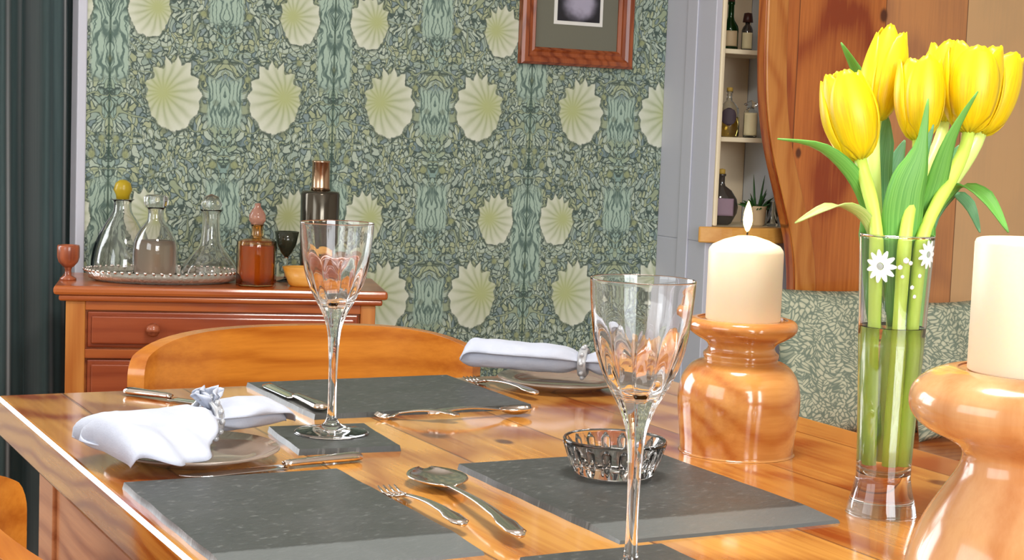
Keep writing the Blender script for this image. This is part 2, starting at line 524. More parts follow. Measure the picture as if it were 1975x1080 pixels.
window('fill_window_2', (XL-.11, XL-.05, LW[0], LW[1], LW[2], LW[3]), 'x')
FW = (-.4, 1.5, .9, 2.15)     # window behind the viewer, added to let in frontal fill: x0,x1,z0,z1
bm = bmesh.new()
box(bm, XL, FW[0], YF-.15, YF, 0, ZC); box(bm, FW[1], XR, YF-.15, YF, 0, ZC)
box(bm, FW[0], FW[1], YF-.15, YF, 0, FW[2]); box(bm, FW[0], FW[1], YF-.15, YF, FW[3], ZC)
struct(fin('wall_front', bm, M['wallplain']))
window('fill_window_3', (FW[0], FW[1], YF-.11, YF-.05, FW[2], FW[3]), 'y')
struct(boxo('wall_right', (XR, XR+.15, YF, YB, 0, ZC), M['wallplain']))
# white corner bead of the recess, door casing, skirting
struct(boxo('trim_1', (.822, .842, YB-.006, YB+.05, 0, 2.2), M['white'], bevel=.003))
bm = bmesh.new()
box(bm, 2.300, 2.318, 3.38, YB, .826, 2.15); box(bm, 2.300, 2.553, 3.38, YB, 0, .826); box(bm, 2.318, 2.553, 3.58, YB, .826, 2.15); box(bm, 2.2955, 2.300, 3.455, 3.50, 0, 2.15)
struct(fin('trim_2', bm, M['white'], bevel=.004))
struct(boxo('baseboard_back', (.86, 2.298, YB-.018, YB, 0, .12), M['white'], bevel=.004))
# reveal in the recess side
# curtain
def curtain():
    bm = bmesh.new(); nx, nz = 420, 10
    x0, x1 = .40, .826
    vs = []
    for k in range(nz+1):
        z = .03+(2.16-.03)*k/nz; row = []
        for i in range(nx+1):
            x = x0+(x1-x0)*i/nx
            # folds hang wider toward the hem
            y = .034*math.sin(x*2*PI/.0905+1.9+.5*math.sin(x*7))+.012*math.sin(x*2*PI/.041+z*1.4)+.006*math.sin(z*5+x*30)
            y += -.045*max(0, min(1, (x-.74)/.06))
            row.append(bm.verts.new((x-.012*(1-z/2.2)*math.sin(x*5), YB+.10+y, z)))
        vs.append(row)
    for k in range(nz):
        for i in range(nx):
            bm.faces.new((vs[k][i], vs[k][i+1], vs[k+1][i+1], vs[k+1][i]))
    o = fin('curtain', bm, M['curtain'], smooth=True)
    s = o.modifiers.new('s', 'SOLIDIFY'); s.thickness = .003
    return tag(o, 'dark teal pleated curtain hanging to the left of the floral wallpaper', 'curtain')
curtain()
bm = bmesh.new(); tube(bm, [(-1.45, YB+.10, 2.175), (.82, YB+.10, 2.18)], .012)
tag(fin('curtain_rail', bm, M['pewter'], smooth=True), 'metal rail the teal curtain hangs from', 'curtain rail')

# ------------------------------------------------------------------ framed picture on the wallpaper
def picture():
    x0, x1, z0, z1 = 1.878, 2.192, 1.242, 1.66
    yb = YB-.001
    t = thing('framed_picture', 'brown wooden picture frame with grey mount hanging on the floral wallpaper', 'picture', ((x0+x1)/2, yb, z0))
    def P(o): o.parent = t; o.matrix_parent_inverse = Matrix.Translation(t.location).inverted(); return o
    bm = bmesh.new()
    # stepped, mitred moulding: profile (inset from outer edge, projection)
    prof = [(0,0),(0,.020),(.006,.026),(.016,.024),(.022,.018),(.030,.016),(.036,.019),(.042,.012),(.042,.0)]
    rings = []
    for i, h in prof:
        rings.append([bm.verts.new((x, yb-h, z)) for x, z in ((x0+i,z0+i),(x1-i,z0+i),(x1-i,z1-i),(x0+i,z1-i))])
    for A, B in zip(rings, rings[1:]):
        for q in range(4): bm.faces.new((A[q], A[(q+1)%4], B[(q+1)%4], B[q]))
    P(fin('frame', bm, M['frame']))
    P(boxo('mount_board', (x0+.04, x1-.04, yb-.008, yb-.004, z0+.04, z1-.04), M['matboard']))
    bm = bmesh.new(); a, b_, c, d = 1.969, 2.106, 1.342, 1.54
    box(bm, a, b_, yb-.0095, yb-.008, c, d)
    P(fin('white_border', bm, M['whitecard']))
    P(boxo('photograph', (a+.009, b_-.009, yb-.0105, yb-.0095, c+.009, d-.009), M['photo']))
picture()

# ------------------------------------------------------------------ corner shelf unit with bottles
def shelfunit():
    t = thing('wall_shelf', 'narrow cream wall shelf of bottles with a curved pine bottom ledge', 'shelf', (2.42, 3.5, .83))
    def P(o): o.parent = t; o.matrix_parent_inverse = Matrix.Translation(t.location).inverted(); return o
    ya, yb = 3.38, 3.565
    P(boxo('side_post', (2.3185, 2.330, ya-.004, ya+.014, .866, 1.95), M['cream'], bevel=.003))
    P(boxo('back_panel', (2.318, 2.5345, yb, 3.577, .865, 1.95), M['beige']))
    P(boxo('side_panel', (2.535, 2.552, ya, yb, .865, 1.95), M['paleblue'], bevel=.002))
    for z in (1.298, 1.084, 1.52, 1.74):
        P(boxo('shelf', (2.318, 2.535, ya+.004, yb, z-.012, z), M['cream'], bevel=.002))
    P(boxo('floor_panel', (2.3185, 2.535, ya+.004, yb, .8265, .8645), M['cream']))
    bm = bmesh.new()
    pts = [(2.276, 3.3785)]
    for i in range(13):
        a = i/12; pts.append((2.276+a*.296, 3.372-.045*math.sin(PI*a)))
    pts += [(2.572, 3.3785)]
    a = [bm.verts.new((x, y, .826)) for x, y in pts]; b_ = [bm.verts.new((x, y, .865)) for x, y in pts]
    bm.faces.new(a); bm.faces.new(list(reversed(b_)))
    for i in range(len(a)):
        j = (i+1) % len(a); bm.faces.new((a[i], b_[i], b_[j], a[j]))
    P(fin('bottom_ledge', bm, M['shelf'], bevel=.006))
shelfunit()

def bottle(name, label, loc, prof, gm, liquid=None, lab=None, cap=None, flat=1.0, rz=0, cat='bottle', shell=.002):
    t = thing(name, label, cat, loc, rz)
    o = turned('glass_body', prof, gm, t, n=32, shell=shell); o.scale = (1, flat, 1)
    if liquid:
        lm, zt = liquid
        lp = [(0, shell*1.2)]+[(r-shell*1.15, max(z, shell*1.2)) for r, z in prof if r > shell*2 and z <= zt]
        lp.append((0, lp[-1][1]))
        lo = turned('liquid', lp, lm, t, n=32); lo.scale = (1, flat, 1)
    if lab:
        lm, z0, z1, r, half, shape = lab
        bm = bmesh.new(); n = 16; k = 8
        g = [[None]*(n+1) for _ in range(k+1)]
        for j in range(k+1):
            v = j/k; z = z0+(z1-z0)*v
            hw = half*(math.sqrt(max(.02, 1-(2*v-1)**2)) if shape == 'oval' else 1)
            for i in range(n+1):
                a = -PI/2+hw*(2*i/n-1)
                g[j][i] = bm.verts.new((r*math.cos(a), r*math.sin(a)*flat, z))
        for j in range(k):
            for i in range(n): bm.faces.new((g[j][i], g[j][i+1], g[j+1][i+1], g[j+1][i]))
        lo = fin('paper_label', bm, lm, t, smooth=True)
        s = lo.modifiers.new('s', 'SOLIDIFY'); s.thickness = .0004; s.offset = 1
    if cap:
        cm, cp = cap
        turned('cap', cp, cm, t, n=24)
    return t
face = -math.radians(33)     # bottles look down the room towards the table
bottle('green_bottle', 'green glass bottle with pale label on the upper shelf', (2.398, 3.46, 1.298),
       [(0,0),(.019,0),(.0205,.003),(.0205,.052),(.019,.060),(.010,.074),(.0075,.082),(.0072,.112),(.0088,.113),(.0088,.12),(.006,.12)],
       M['greenglass'], lab=(M['label_tan'], .010, .048, .0209, .95, 'rect'), cap=(M['cap_dark'], [(0,.119),(.0084,.119),(.0084,.135),(0,.137)]), rz=face)
bottle('small_bottle', 'small dark capped bottle with cream label beside the green bottle', (2.444, 3.452, 1.298),
       [(0,0),(.013,0),(.014,.002),(.014,.052),(.011,.060),(.006,.066),(.006,.072)],
       M['smoke'], lab=(M['label_cream'], .006, .046, .0145, 1.0, 'rect'), cap=(M['cap_dark'], [(0,.0715),(.013,.0715),(.012,.080),(.010,.094),(0,.096)]), rz=face)
bottle('flask_bottle', 'squat amber liqueur bottle with dark oval label on the middle shelf', (2.392, 3.44, 1.084),
       [(0,0),(.024,0),(.027,.003),(.0275,.050),(.024,.072),(.014,.084),(.007,.090),(.0065,.108),(.008,.109),(.008,.113)],
       M['glass_thin'], liquid=(M['amberliq'], .068), lab=(M['label_dark'], .028, .072, .0280, .72, 'oval'), cap=(M['cork'], [(0,.1125),(.0075,.1125),(.0075,.122),(0,.123)]), flat=.7, rz=face)
bottle('jar_bottle', 'clear stoppered bottle with cream label right of the amber bottle', (2.450, 3.428, 1.084),
       [(0,0),(.016,0),(.0175,.003),(.0175,.062),(.014,.068),(.008,.071),(.009,.074)],
       M['glass_thin'], lab=(M['label_cream'], .006, .062, .0181, 1.1, 'rect'), cap=(M['glass_thin'], [(0,.0735),(.0085,.0735),(.012,.078),(.018,.081),(.018,.084),(.006,.09),(0,.094)]), rz=face)
bottle('round_flask', 'round bellied bottle with mauve label on the pine ledge', (2.384, 3.445, .865),
       [(0,0),(.018,0),(.024,.004),(.035,.028),(.037,.042),(.034,.060),(.022,.080),(.009,.090),(.007,.096),(.007,.112),(.009,.113),(.009,.118)],
       M['smoke'], lab=(M['label_mauve'], .022, .062, .0380, .80, 'rect'), cap=(M['cork'], [(0,.1175),(.007,.1175),(.007,.128),(0,.13)]), flat=.6, rz=face).scale = (1.18,1.0,1.08)
def potplant():
    t = thing('potted_plant', 'tiny green succulent in a cream pot on the pine ledge', 'plant', (2.472, 3.415, .865))
    t.scale = (1.3,1.3,1.25)
    turned('pot', [(0,0),(.014,0),(.017,.004),(.020,.036),(.021,.040),(.019,.040),(.018,.034),(0,.032)], M['label_tan'], t, n=24)
    bm = bmesh.new()
    rnd = random.Random(3)
    for i in range(26):
        a = rnd.uniform(0, 2*PI); L = rnd.uniform(.02, .05); lean = rnd.uniform(.2, 1.1)
        if i in (3, 11): L, lean = .075, .15
        d = Vector((math.cos(a)*math.sin(lean), math.sin(a)*math.sin(lean), math.cos(lean)))
        s = d.orthogonal().normalized(); n = d.cross(s)
        base = Vector((math.cos(a)*.005, math.sin(a)*.005, .030))
        secs = []
        for q in range(6):
            u = q/5; w = .0048*math.sin(PI*(.12+.85*u))
            secs.append((base+d*L*u+Vector((0,0,-.012*u*u*math.sin(lean))), s*w, n*w*.4))
        loft(bm, secs, 6)
    fin('leaves', bm, M['plantleaf'], t, smooth=True)
potplant()
def tinyglass():
    o = turned('shot_glass', [(0,0),(.013,0),(.014,.003),(.0165,.062),(.0155,.062),(.0125,.007),(0,.007)], M['glass_thin'], n=24)
    o.location = (2.514, 3.402, .865)
    tag(o, 'small clear drinking glass right of the succulent on the pine ledge', 'glass')
tinyglass()

# ------------------------------------------------------------------ pine settle with cushions
def settle():
    t = thing('pine_settle', 'tall knotty pine settle with a wavy side edge beyond the tulips', 'settle', (2.9, 3.1, 0))
    def P(o): o.parent = t; o.matrix_parent_inverse = Matrix.Translation(t.location).inverted(); return o
    edge = [(2.353,2.0),(2.353,1.41),(2.359,1.227),(2.371,1.13),(2.392,1.044),(2.434,.921),(2.465,.821),(2.479,.70),(2.484,.46),(2.484,.02)]
    edge = [(x, z) for x, z in smoothprof(edge, 4)]
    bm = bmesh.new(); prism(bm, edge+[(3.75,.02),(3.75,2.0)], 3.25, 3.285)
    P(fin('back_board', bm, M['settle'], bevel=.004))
    # raised border following the wavy edge
    bm = bmesh.new(); prism(bm, edge+[(x+.060, z) for x, z in reversed(edge)], 3.2435, 3.2498)
    P(fin('edge_moulding', bm, M['chest_lt'], bevel=.003))
    P(boxo('seat', (2.30, 3.75, 2.80, 3.2495, .345, .38), M['settle_x'], bevel=.008))
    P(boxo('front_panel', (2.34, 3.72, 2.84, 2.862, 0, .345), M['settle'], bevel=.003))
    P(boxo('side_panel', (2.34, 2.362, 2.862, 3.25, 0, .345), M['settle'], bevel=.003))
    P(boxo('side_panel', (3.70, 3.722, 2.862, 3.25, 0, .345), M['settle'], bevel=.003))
settle()
def cushion(loc, size, rz, tilt, label):
    w, h, d = size
    bm = bmesh.new(); n = 26
    for side in (1, -1):
        g = []
        for j in range(n+1):
            row = []
            for i in range(n+1):
                u, v = 2*i/n-1, 2*j/n-1
                e = (max(0, 1-abs(u)**2.6)*max(0, 1-abs(v)**2.6))**.42
                pin = 1-.05*(1-abs(u)**3)*0
                x = u*w/2*(1-.045*(1-abs(v)**2)*abs(u)**2+0); z = v*h/2*(1-.045*(1-abs(u)**2))
                y = side*d/2*e + .004*math.sin(9*u+2*v)*e
                row.append(bm.verts.new((x, y, z+h/2)))
            g.append(row)
        for j in range(n):
            for i in range(n): bm.faces.new((g[j][i], g[j][i+1], g[j+1][i+1], g[j+1][i]))
    bmesh.ops.remove_doubles(bm, verts=bm.verts, dist=1e-5)
    o = fin('cushion', bm, M['cushion'], smooth=True)
    o.location = loc; o.rotation_euler = (tilt[0], tilt[1], rz)
    return tag(o, label, 'cushion', 'leaf patterned cushions on the settle')
cushion((2.555, 3.105, .383), (.40, .355, .11), -.05, (-.14, 0), 'leaf patterned cushion on the settle seen left of the tulip vase')
cushion((2.800, 2.99, .386), (.24, .335, .09), -.12, (-.16, -.05), 'smaller leaf patterned cushion on the settle seen right of the tulip vase')

# ------------------------------------------------------------------ chest of drawers (angled in the corner)
CA = math.atan2(-.282, .9594)
chest = thing('chest_of_drawers', 'reddish pine chest of drawers standing against the floral wallpaper', 'chest of drawers', (.70, 3.24, 0), CA)
W = .65; DP = .285; CH = .75
boxo('top', (0, W, 0, DP, CH-.018, CH), M['chest'], chest, bevel=.006)
bm = bmesh.new(); box(bm, .010, W-.010, .006, DP-.004, CH-.030, CH-.018)
fin('cornice', bm, M['chest'], chest, bevel=.004)
boxo('front_stile', (.023, .060, .016, .030, .04, CH-.03), M['chest_lt'], chest, bevel=.002)
boxo('front_stile', (.597, .627, .016, .030, .04, CH-.03), M['chest_lt'], chest, bevel=.002)
bm = bmesh.new(); box(bm, .023, .627, .030, DP-.006, .04, CH-.030)
fin('carcass', bm, M['chest'], chest)
zs = [(.625,.702),(.522,.607),(.40,.504),(.24,.382),(.075,.222)]
bm = bmesh.new()
zz = [CH-.03]+[z for p in zs for z in (p[1], p[0])]+[.045]
for k in range(0, len(zz), 2): box(bm, .060, .597, .018, .030, zz[k+1], zz[k])
fin('drawer_rail', bm, M['chest'], chest, bevel=.001)
for z0, z1 in zs:
    bm = bmesh.new(); box(bm, .064, .593, .022, .030, z0+.003, z1-.003); box(bm, .072, .585, .013, .0225, z0+.011, z1-.011)
    d = fin('drawer', bm, M['drawer'], chest, bevel=.003)
    for xk in (.19, .475):
        bm = bmesh.new(); lathe(bm, [(.006,0),(.006,.006),(.009,.010),(.0135,.016),(.0135,.022),(.009,.028),(0,.030)], 24)
        k = fin('knob', bm, M['ornament'], d, smooth=True)
        k.rotation_euler = (PI/2, 0, 0); k.location = (xk, .0135, (z0+z1)/2+.004)
bm = bmesh.new(); box(bm, .018, .632, .008, DP-.01, 0, .04)
fin('plinth', bm, M['chest'], chest, bevel=.004)
def onchest(s, t, z=CH): 
    return (.70+.9594*s+.282*t, 3.24-.282*s+.9594*t, z)

# things on the chest
orn = thing('wooden_ornament', 'small reddish turned wooden pot on a stem at the left end of the chest', 'ornament', onchest(.020, .12))
turned('foot', [(0,0),(.016,0),(.016,.004),(.007,.009),(.006,.020),(.008,.026)], M['ornament'], orn, n=32)
turned('cup', [(0,.0262),(.010,.0262),(.019,.036),(.022,.046),(.022,.066),(.021,.070),(.017,.070),(.017,.050),(0,.046)], M['ornament'], orn, n=32)
tray = thing('serving_tray', 'long oval cut glass tray carrying the decanters on the chest', 'tray', onchest(.205, .135), CA)
def traym():
    m, b = mat('cut_glass_tray', (190,186,172), rough=.12, trans=.55, ior=1.5)
    X, Y, Z = coords('Object')
    v = S(tvor(vec(X, Y, Z), 110, 'DISTANCE_TO_EDGE').outputs['Distance'])
    out(b, None, None, v, bs=.8, bd=.002); return m
bm = bmesh.new(); lathe(bm, [(0,0),(.132,0),(.138,.003),(.153,.022),(.156,.022),(.146,.005),(.137,.006),(0,.006)], 64)
bmesh.ops.scale(bm, vec=(1,.62,1), verts=bm.verts)
fin('tray_dish', bm, traym(), tray, smooth=True)
bm = bmesh.new()
for i in range(60):
    a = 2*PI*i/60
    bmesh.ops.create_icosphere(bm, subdivisions=1, radius=.0040, matrix=Matrix.Translation((.1545*math.cos(a), .1545*.62*math.sin(a), .0225)))
fin('beaded_rim', bm, M['silver'], tray, smooth=True)
def decanter(s, t, prof, label, stopper, gm=None, liquid=None, n=40, lobes=None, z=CH+.0065, shell=.0028):
    d = thing('glass_decanter', label, 'decanter', onchest(s, t, z), CA)
    turned('glass_body', prof, gm or M['crystal'], d, n=n, k=3, shell=shell, lobes=lobes)
    if liquid:
        lm, zt = liquid
        p = smoothprof(prof, 3); lp = [(0, shell*1.3)]+[(r-shell*1.2, z_) for r, z_ in p if r > shell*2 and shell*1.3 < z_ <= zt]; lp.append((0, lp[-1][1]))
        turned('liquid', lp, lm, d, n=n)
    sm, sp = stopper
    turned('stopper', sp, sm, d, n=24)
    return d
bm = None
decanter(.122, .180, [(0,0),(.054,0),(.0595,.006),(.0590,.030),(.051,.066),(.037,.100),(.022,.124),(.018,.136),(.018,.150),(.024,.155)],
         'wide bodied cut glass decanter with yellowish stopper at the left of the tray', (mat('yellow_stopper', (176,150,30), rough=.3)[0], [(0,.1551),(.013,.1551),(.014,.164),(.019,.174),(.015,.188),(.007,.194),(0,.195)]), lobes=(18,.10,.0,.1))
decanter(.190, .090, [(0,0),(.038,0),(.043,.004),(.0445,.050),(.042,.078),(.030,.102),(.019,.116),(.016,.126),(.016,.142),(.022,.146)],
         'bell shaped glass decanter with pinkish spirit in the middle of the tray', (M['crystal'], [(0,.1461),(.020,.1461),(.024,.152),(.024,.166),(.018,.170),(0,.171)]), liquid=(mat('rose_spirit', (255,230,215), trans=1, ior=1.36)[0], .086))
decanter(.300, .165, [(0,0),(.054,0),(.0590,.004),(.056,.020),(.040,.044),(.024,.066),(.019,.090),(.018,.128),(.024,.140)],
         'broad based cut glass decanter with tall neck at the right of the tray', (M['crystal'], [(0,.1401),(.016,.1401),(.022,.150),(.014,.166),(0,.172)]), lobes=(24,.09,.0,.06))
amb = decanter(.390, .075, [(0,0),(.036,0),(.0400,.004),(.0400,.080),(.036,.092),(.016,.098),(.012,.106),(.012,.120),(.016,.124)],
         'square shouldered amber glass decanter right of the tray', (mat('rosy_crystal', (214,160,140), rough=.05, trans=.6)[0], [(0,.1241),(.012,.1241),(.0165,.132),(.017,.142),(.012,.152),(.006,.160),(.006,.166),(0,.167)]),
         gm=M['amber'], n=8, z=CH, shell=.003, liquid=(mat('whisky', (252,176,84), trans=.85, ior=1.36)[0], .085))
gob = thing('glass_goblet', 'small dark smoked goblet between the amber decanter and the shaker', 'goblet', onchest(.455, .165), CA)
turned('bowl', [(0,.052),(.004,.052),(.012,.062),(.020,.078),(.0255,.105),(.0235,.105),(.018,.080),(.010,.066),(0,.060)], mat('dark_smoked', (74,78,60), rough=.08, trans=.6)[0], gob, n=32)
turned('stem', [(0,0),(.020,0),(.020,.002),(.006,.006),(.0035,.012),(.0035,.046),(.005,.0521),(0,.0521)], M['glass_thin'], gob, n=24)
bx = thing('wooden_dish', 'small pale pine dish on the chest in front of the smoked goblet', 'dish', onchest(.490, .080), CA)
bm = bmesh.new()
lathe(bm, [(0,0),(.026,0),(.030,.004),(.042,.040),(.039,.040),(.028,.008),(0,.007)], 32)
bmesh.ops.scale(bm, vec=(1.15,.7,1), verts=bm.verts)
fin('dish_body', bm, M['shelf'], bx, smooth=True)
sh = thing('smoked_bottle', 'tall dark smoked bottle with a slim bronze neck behind the wine glass', 'bottle', onchest(.522, .165), CA)
turned('bottle_body', [(0,0),(.034,0),(.038,.004),(.039,.10),(.0405,.185),(.038,.190),(.016,.192),(0,.192)], mat('dark_ribbed_glass', (84,78,68), rough=.15, metal=.75)[0], sh, n=40, lobes=(16,.05,.01,.185))
turned('neck', [(0,.1921),(.021,.1921),(.019,.200),(.0185,.250),(.020,.252),(.018,.254),(0,.254)], mat('bronze', (190,158,130), rough=.2, metal=1)[0], sh, n=32)

# ------------------------------------------------------------------ dining table
tb = thing('dining_table', 'varnished orange pine dining table laid for a meal', 'dining table')
TX0, TX1, TY0, TY1 = .357, 1.221, .12, 1.948
boxo('table_top', (TX0, TX1, TY0, TY1, TZ-.045, TZ), M['table'], tb, bevel=.006, seg=4)
for xa in (TX0+.030, TX1-.052):
    boxo('apron', (xa, xa+.022, TY0+.1625, TY1-.1875, TZ-.155, TZ-.0455), M['table_x'], tb, bevel=.002)
for ya_ in (TY1-.155, TY0+.120):
    boxo('end_apron', (TX0+.0955, TX1-.0955, ya_, ya_+.022, TZ-.155, TZ-.0455), M['table_x'], tb, bevel=.002)
for sx in (0, 1):
    for sy in (0, 1):
        bm = bmesh.new()
        cx = TX0+.0605 if sx == 0 else TX1-.0605; cy = TY0+.127 if sy == 0 else TY1-.152
        h = .0345
        box(bm, cx-h, cx+h, cy-h, cy+h, TZ-.19, TZ-.0455)
        lathe(bm, [(0,.0),(.020,0),(.024,.03),(.028,.10),(.032,.30),(.034,.44),(.030,.47),(.036,.50),(.030,.53),(.033,.5699),(0,.5699)], 24, (cx, cy, 0))
        fin('leg', bm, M['table_x'], tb, bevel=.002)

# ------------------------------------------------------------------ chairs
def make_chair(label):
    """Sitter faces -Y; origin on the floor under the middle of the crest rail."""
    t = thing('dining_chair', label, 'chair')
    bm = bmesh.new(); n = 36; rows = []
    for i in range(n+1):
        u = 2*i/n-1
        u = math.sin(u*PI/2*.999)
        x = .262*math.sin(u*1.12)/math.sin(1.12)
        y = -.085*(u*u)
        top = .783-.036*abs(u)**3.2; bot = .655+.012*u*u
        if abs(u) > .93:
            k = (abs(u)-.93)/.07; r = math.sqrt(max(0, 1-k*k)); mid = (top+bot)/2
            top = mid+(top-mid)*(.45+.55*r); bot = mid+(bot-mid)*(.45+.55*r)
        th = .012
        d = Vector((math.cos(u*1.12), -2*.085*u/.262, 0)).normalized(); nn = Vector((-d.y, d.x, 0))
        sec = []
        for (s, z) in ((-1,bot),(-1,bot+.02),(-1,(top+bot)/2),(-1,top-.02),(-1,top),(1,top),(1,top-.02),(1,(top+bot)/2),(1,bot+.02),(1,bot)):
            sec.append(bm.verts.new(Vector((x, y, z))+nn*s*th))
        rows.append(sec)
    for A, B in zip(rows, rows[1:]):
        for i in range(10): bm.faces.new((A[i], A[(i+1)%10], B[(i+1)%10], B[i]))
    bm.faces.new(rows[0]); bm.faces.new(list(reversed(rows[-1])))
    cr = fin('crest_rail', bm, M['chair'], t, smooth=True, bevel=.006, seg=3, angle=50)
    wn = cr.modifiers.new('wn', 'WEIGHTED_NORMAL'); wn.keep_sharp = True
    # seat, dished
    bm = bmesh.new(); g = []
    N = 18
    out_ = []
    for zz_ in (0, 1):
        lay = []
        for j in range(N+1):
            for i in range(N+1):
                u, v = 2*i/N-1, 2*j/N-1
                x = u*math.sqrt(1-v*v*.32)*(.215+.015*(-v)); y = v*math.sqrt(1-u*u*.32)*.205-.235
                z = .432 if zz_ == 0 else .462-.010*max(0, 1-(u*u+v*v)*1.3)
                lay.append(bm.verts.new((x, y, z)))
        g.append(lay)
    I = lambda i, j: j*(N+1)+i
    for j in range(N):
        for i in range(N):
            for k in (0, 1): bm.faces.new((g[k][I(i,j)], g[k][I(i+1,j)], g[k][I(i+1,j+1)], g[k][I(i,j+1)]))
    for i in range(N):
        for a, b_ in ((I(i,0),I(i+1,0)),(I(i,N),I(i+1,N)),(I(0,i),I(0,i+1)),(I(N,i),I(N,i+1))):
            bm.faces.new((g[0][a], g[0][b_], g[1][b_], g[1][a]))
    fin('seat', bm, M['chair'], t, smooth=True, bevel=.006, angle=60)
    for u in (-.75, -.5, -.25, 0, .25, .5, .75):
        bm = bmesh.new()
        xt = .262*math.sin(u*1.12)/math.sin(1.12); yt = -.085*u*u
        a = Vector((xt*.78, -.065-.06*u*u, .452)); b_ = Vector((xt, yt, .672))
        tube(bm, [a.lerp(b_, q/6) for q in range(7)], [.007,.008,.0095,.0105,.0095,.008,.007] if abs(u) < .7 else [.011,.013,.014,.015,.014,.013,.011], 12)
        fin('spindle', bm, M['chair'], t, smooth=True)
    for sx in (-1, 1):
        for sy in (-1, 1):
            a = Vector((sx*.15, -.235+sy*.14, .445)); b_ = Vector((sx*.20, -.235+sy*.20, .0))
            bm = bmesh.new()
            tube(bm, [a.lerp(b_, q/8) for q in range(9)], [.013,.016,.019,.016,.020,.019,.017,.015,.012], 16)
            fin('leg', bm, M['chair'], t, smooth=True)
        bm = bmesh.new()
        a = Vector((sx*.178, -.235-.173, .20)); b_ = Vector((sx*.178, -.235+.173, .20))
        tube(bm, [a.lerp(b_, q/6) for q in range(7)], [.007,.009,.011,.012,.011,.009,.007], 12)
        fin('stretcher', bm, M['chair'], t, smooth=True)
    bm = bmesh.new(); tube(bm, [(-.178, -.235, .20), (0, -.235, .20), (.178, -.235, .20)], [.007,.011,.007], 12)
    fin('stretcher', bm, M['chair'], t, smooth=True)
    return t
ch = make_chair('orange pine chair with curved top rail at the far end of the table')
ch.location = (.862, 2.335, 0)
dup(ch, (.216, 1.268, 0), math.radians(90), 'orange pine chair at the left side of the table, only its rail end showing')

# ------------------------------------------------------------------ slates
def slab(name, b, label, cat, group, rot=0, bev=.055, sides='f'):
    """riven slate; a long shallow slope down towards its near edge"""
    x0, x1, y0, y1 = b; cx, cy = (x0+x1)/2, (y0+y1)/2; hx, hy = (x1-x0)/2, (y1-y0)/2
    bm = bmesh.new(); th = .0058
    rnd = random.Random(hash_(name+label))
    nx, ny = 40, 44
    ys = []
    for j in range(ny+1): ys.append(-hy+2*hy*j/ny)
    top = []
    for y in ys:
        row = []
        for i in range(nx+1):
            x = -hx+2*hx*i/nx
            ex = x+.0012*noise.noise(Vector((y*22, cx*9, 1)))*(abs(x) > hx-.001); ey = y+.0012*noise.noise(Vector((x*22, cy*9, 2)))*(abs(y) > hy-.001)
            z = th+.0003*noise.noise(Vector((x*25, y*25, cx)))
            if bev and y < -hy+bev: z -= .0030*((-hy+bev-y)/bev)
            row.append(bm.verts.new((ex, ey, z)))
        top.append(row)
    for j in range(ny):
        for i in range(nx): bm.faces.new((top[j][i], top[j][i+1], top[j+1][i+1], top[j+1][i]))
    ring = [top[0][i] for i in range(nx+1)]+[top[j][nx] for j in range(1, ny+1)]+[top[ny][i] for i in range(nx-1, -1, -1)]+[top[j][0] for j in range(ny-1, 0, -1)]
    low = [bm.verts.new((v.co.x*1.0+math.copysign(.0012, v.co.x)*(abs(v.co.x) > hx-.002), v.co.y+math.copysign(.0012, v.co.y)*(abs(v.co.y) > hy-.002), 0)) for v in ring]
    for i in range(len(ring)):
        j = (i+1) % len(ring); bm.faces.new((ring[i], low[i], low[j], ring[j]))
    bm.faces.new(low)
    o = fin(name, bm, M['slate_pale_edge' if bev else 'slate'])
    o.location = (cx, cy, TZ); o.rotation_euler = (0, 0, rot)
    return tag(o, label, cat, group)
def hash_(s): return sum(ord(c)*(i+1) for i, c in enumerate(s))
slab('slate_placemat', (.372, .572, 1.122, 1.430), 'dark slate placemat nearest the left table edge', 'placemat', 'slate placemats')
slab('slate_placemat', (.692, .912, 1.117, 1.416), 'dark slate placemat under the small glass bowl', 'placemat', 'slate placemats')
slab('slate_placemat', (.654, .923, 1.703, 1.934), 'dark slate placemat at the far end of the table before the chair', 'placemat', 'slate placemats', bev=0)
slab('slate_coaster', (.576, .680, 1.519, 1.645), 'square slate coaster under the farther wine glass', 'coaster', 'slate coasters', rot=-.09, bev=0)
slab('slate_coaster', (.586, .712, .965, 1.088), 'square slate coaster under the nearer wine glass', 'coaster', 'slate coasters', rot=0, bev=0)
SZ = TZ+.0062

# ------------------------------------------------------------------ wine glasses
def wineglass(label):
    t = thing('wine_glass', label, 'wine glass', group='cut wine glasses')
    # outer then inner wall of the bowl, foot and stem in one piece of glass
    outer = [(.0,.0),(.0365,0),(.0372,.0012),(.036,.0024),(.024,.0042),(.012,.0075),(.0065,.013),(.0048,.022),(.0044,.045),(.0048,.075),(.0062,.098),(.0085,.112),(.0135,.126),(.0205,.139),(.0275,.154),(.0325,.170),(.0355,.188),(.0372,.205),(.03785,.2160),(.0380,.2178),(.03800,.2186)]
    inner = [(.0378,.2189),(.0376,.2189),(.03745,.2186),(.0374,.2178),(.0372,.2160),(.0364,.205),(.0346,.188),(.0312,.170),(.0255,.1545),(.0175,.1420),(.0085,.1345),(0,.1320)]
    po = smoothprof(outer, 3); p = po+inner
    bm = bmesh.new(); lathe(bm, p, 96, lobes=(12, .055, .100, .186), nl=len(po))
    fin('bowl_and_stem', bm, M['glass'], t, smooth=True)
    return t
wg = wineglass('cut wine glass on the slate coaster before the far placemat')
wg.location = (.632, 1.597, SZ)
dup(wg, (.633, 1.006, SZ), .1, 'cut wine glass nearest the viewer, in front of the glass bowl')

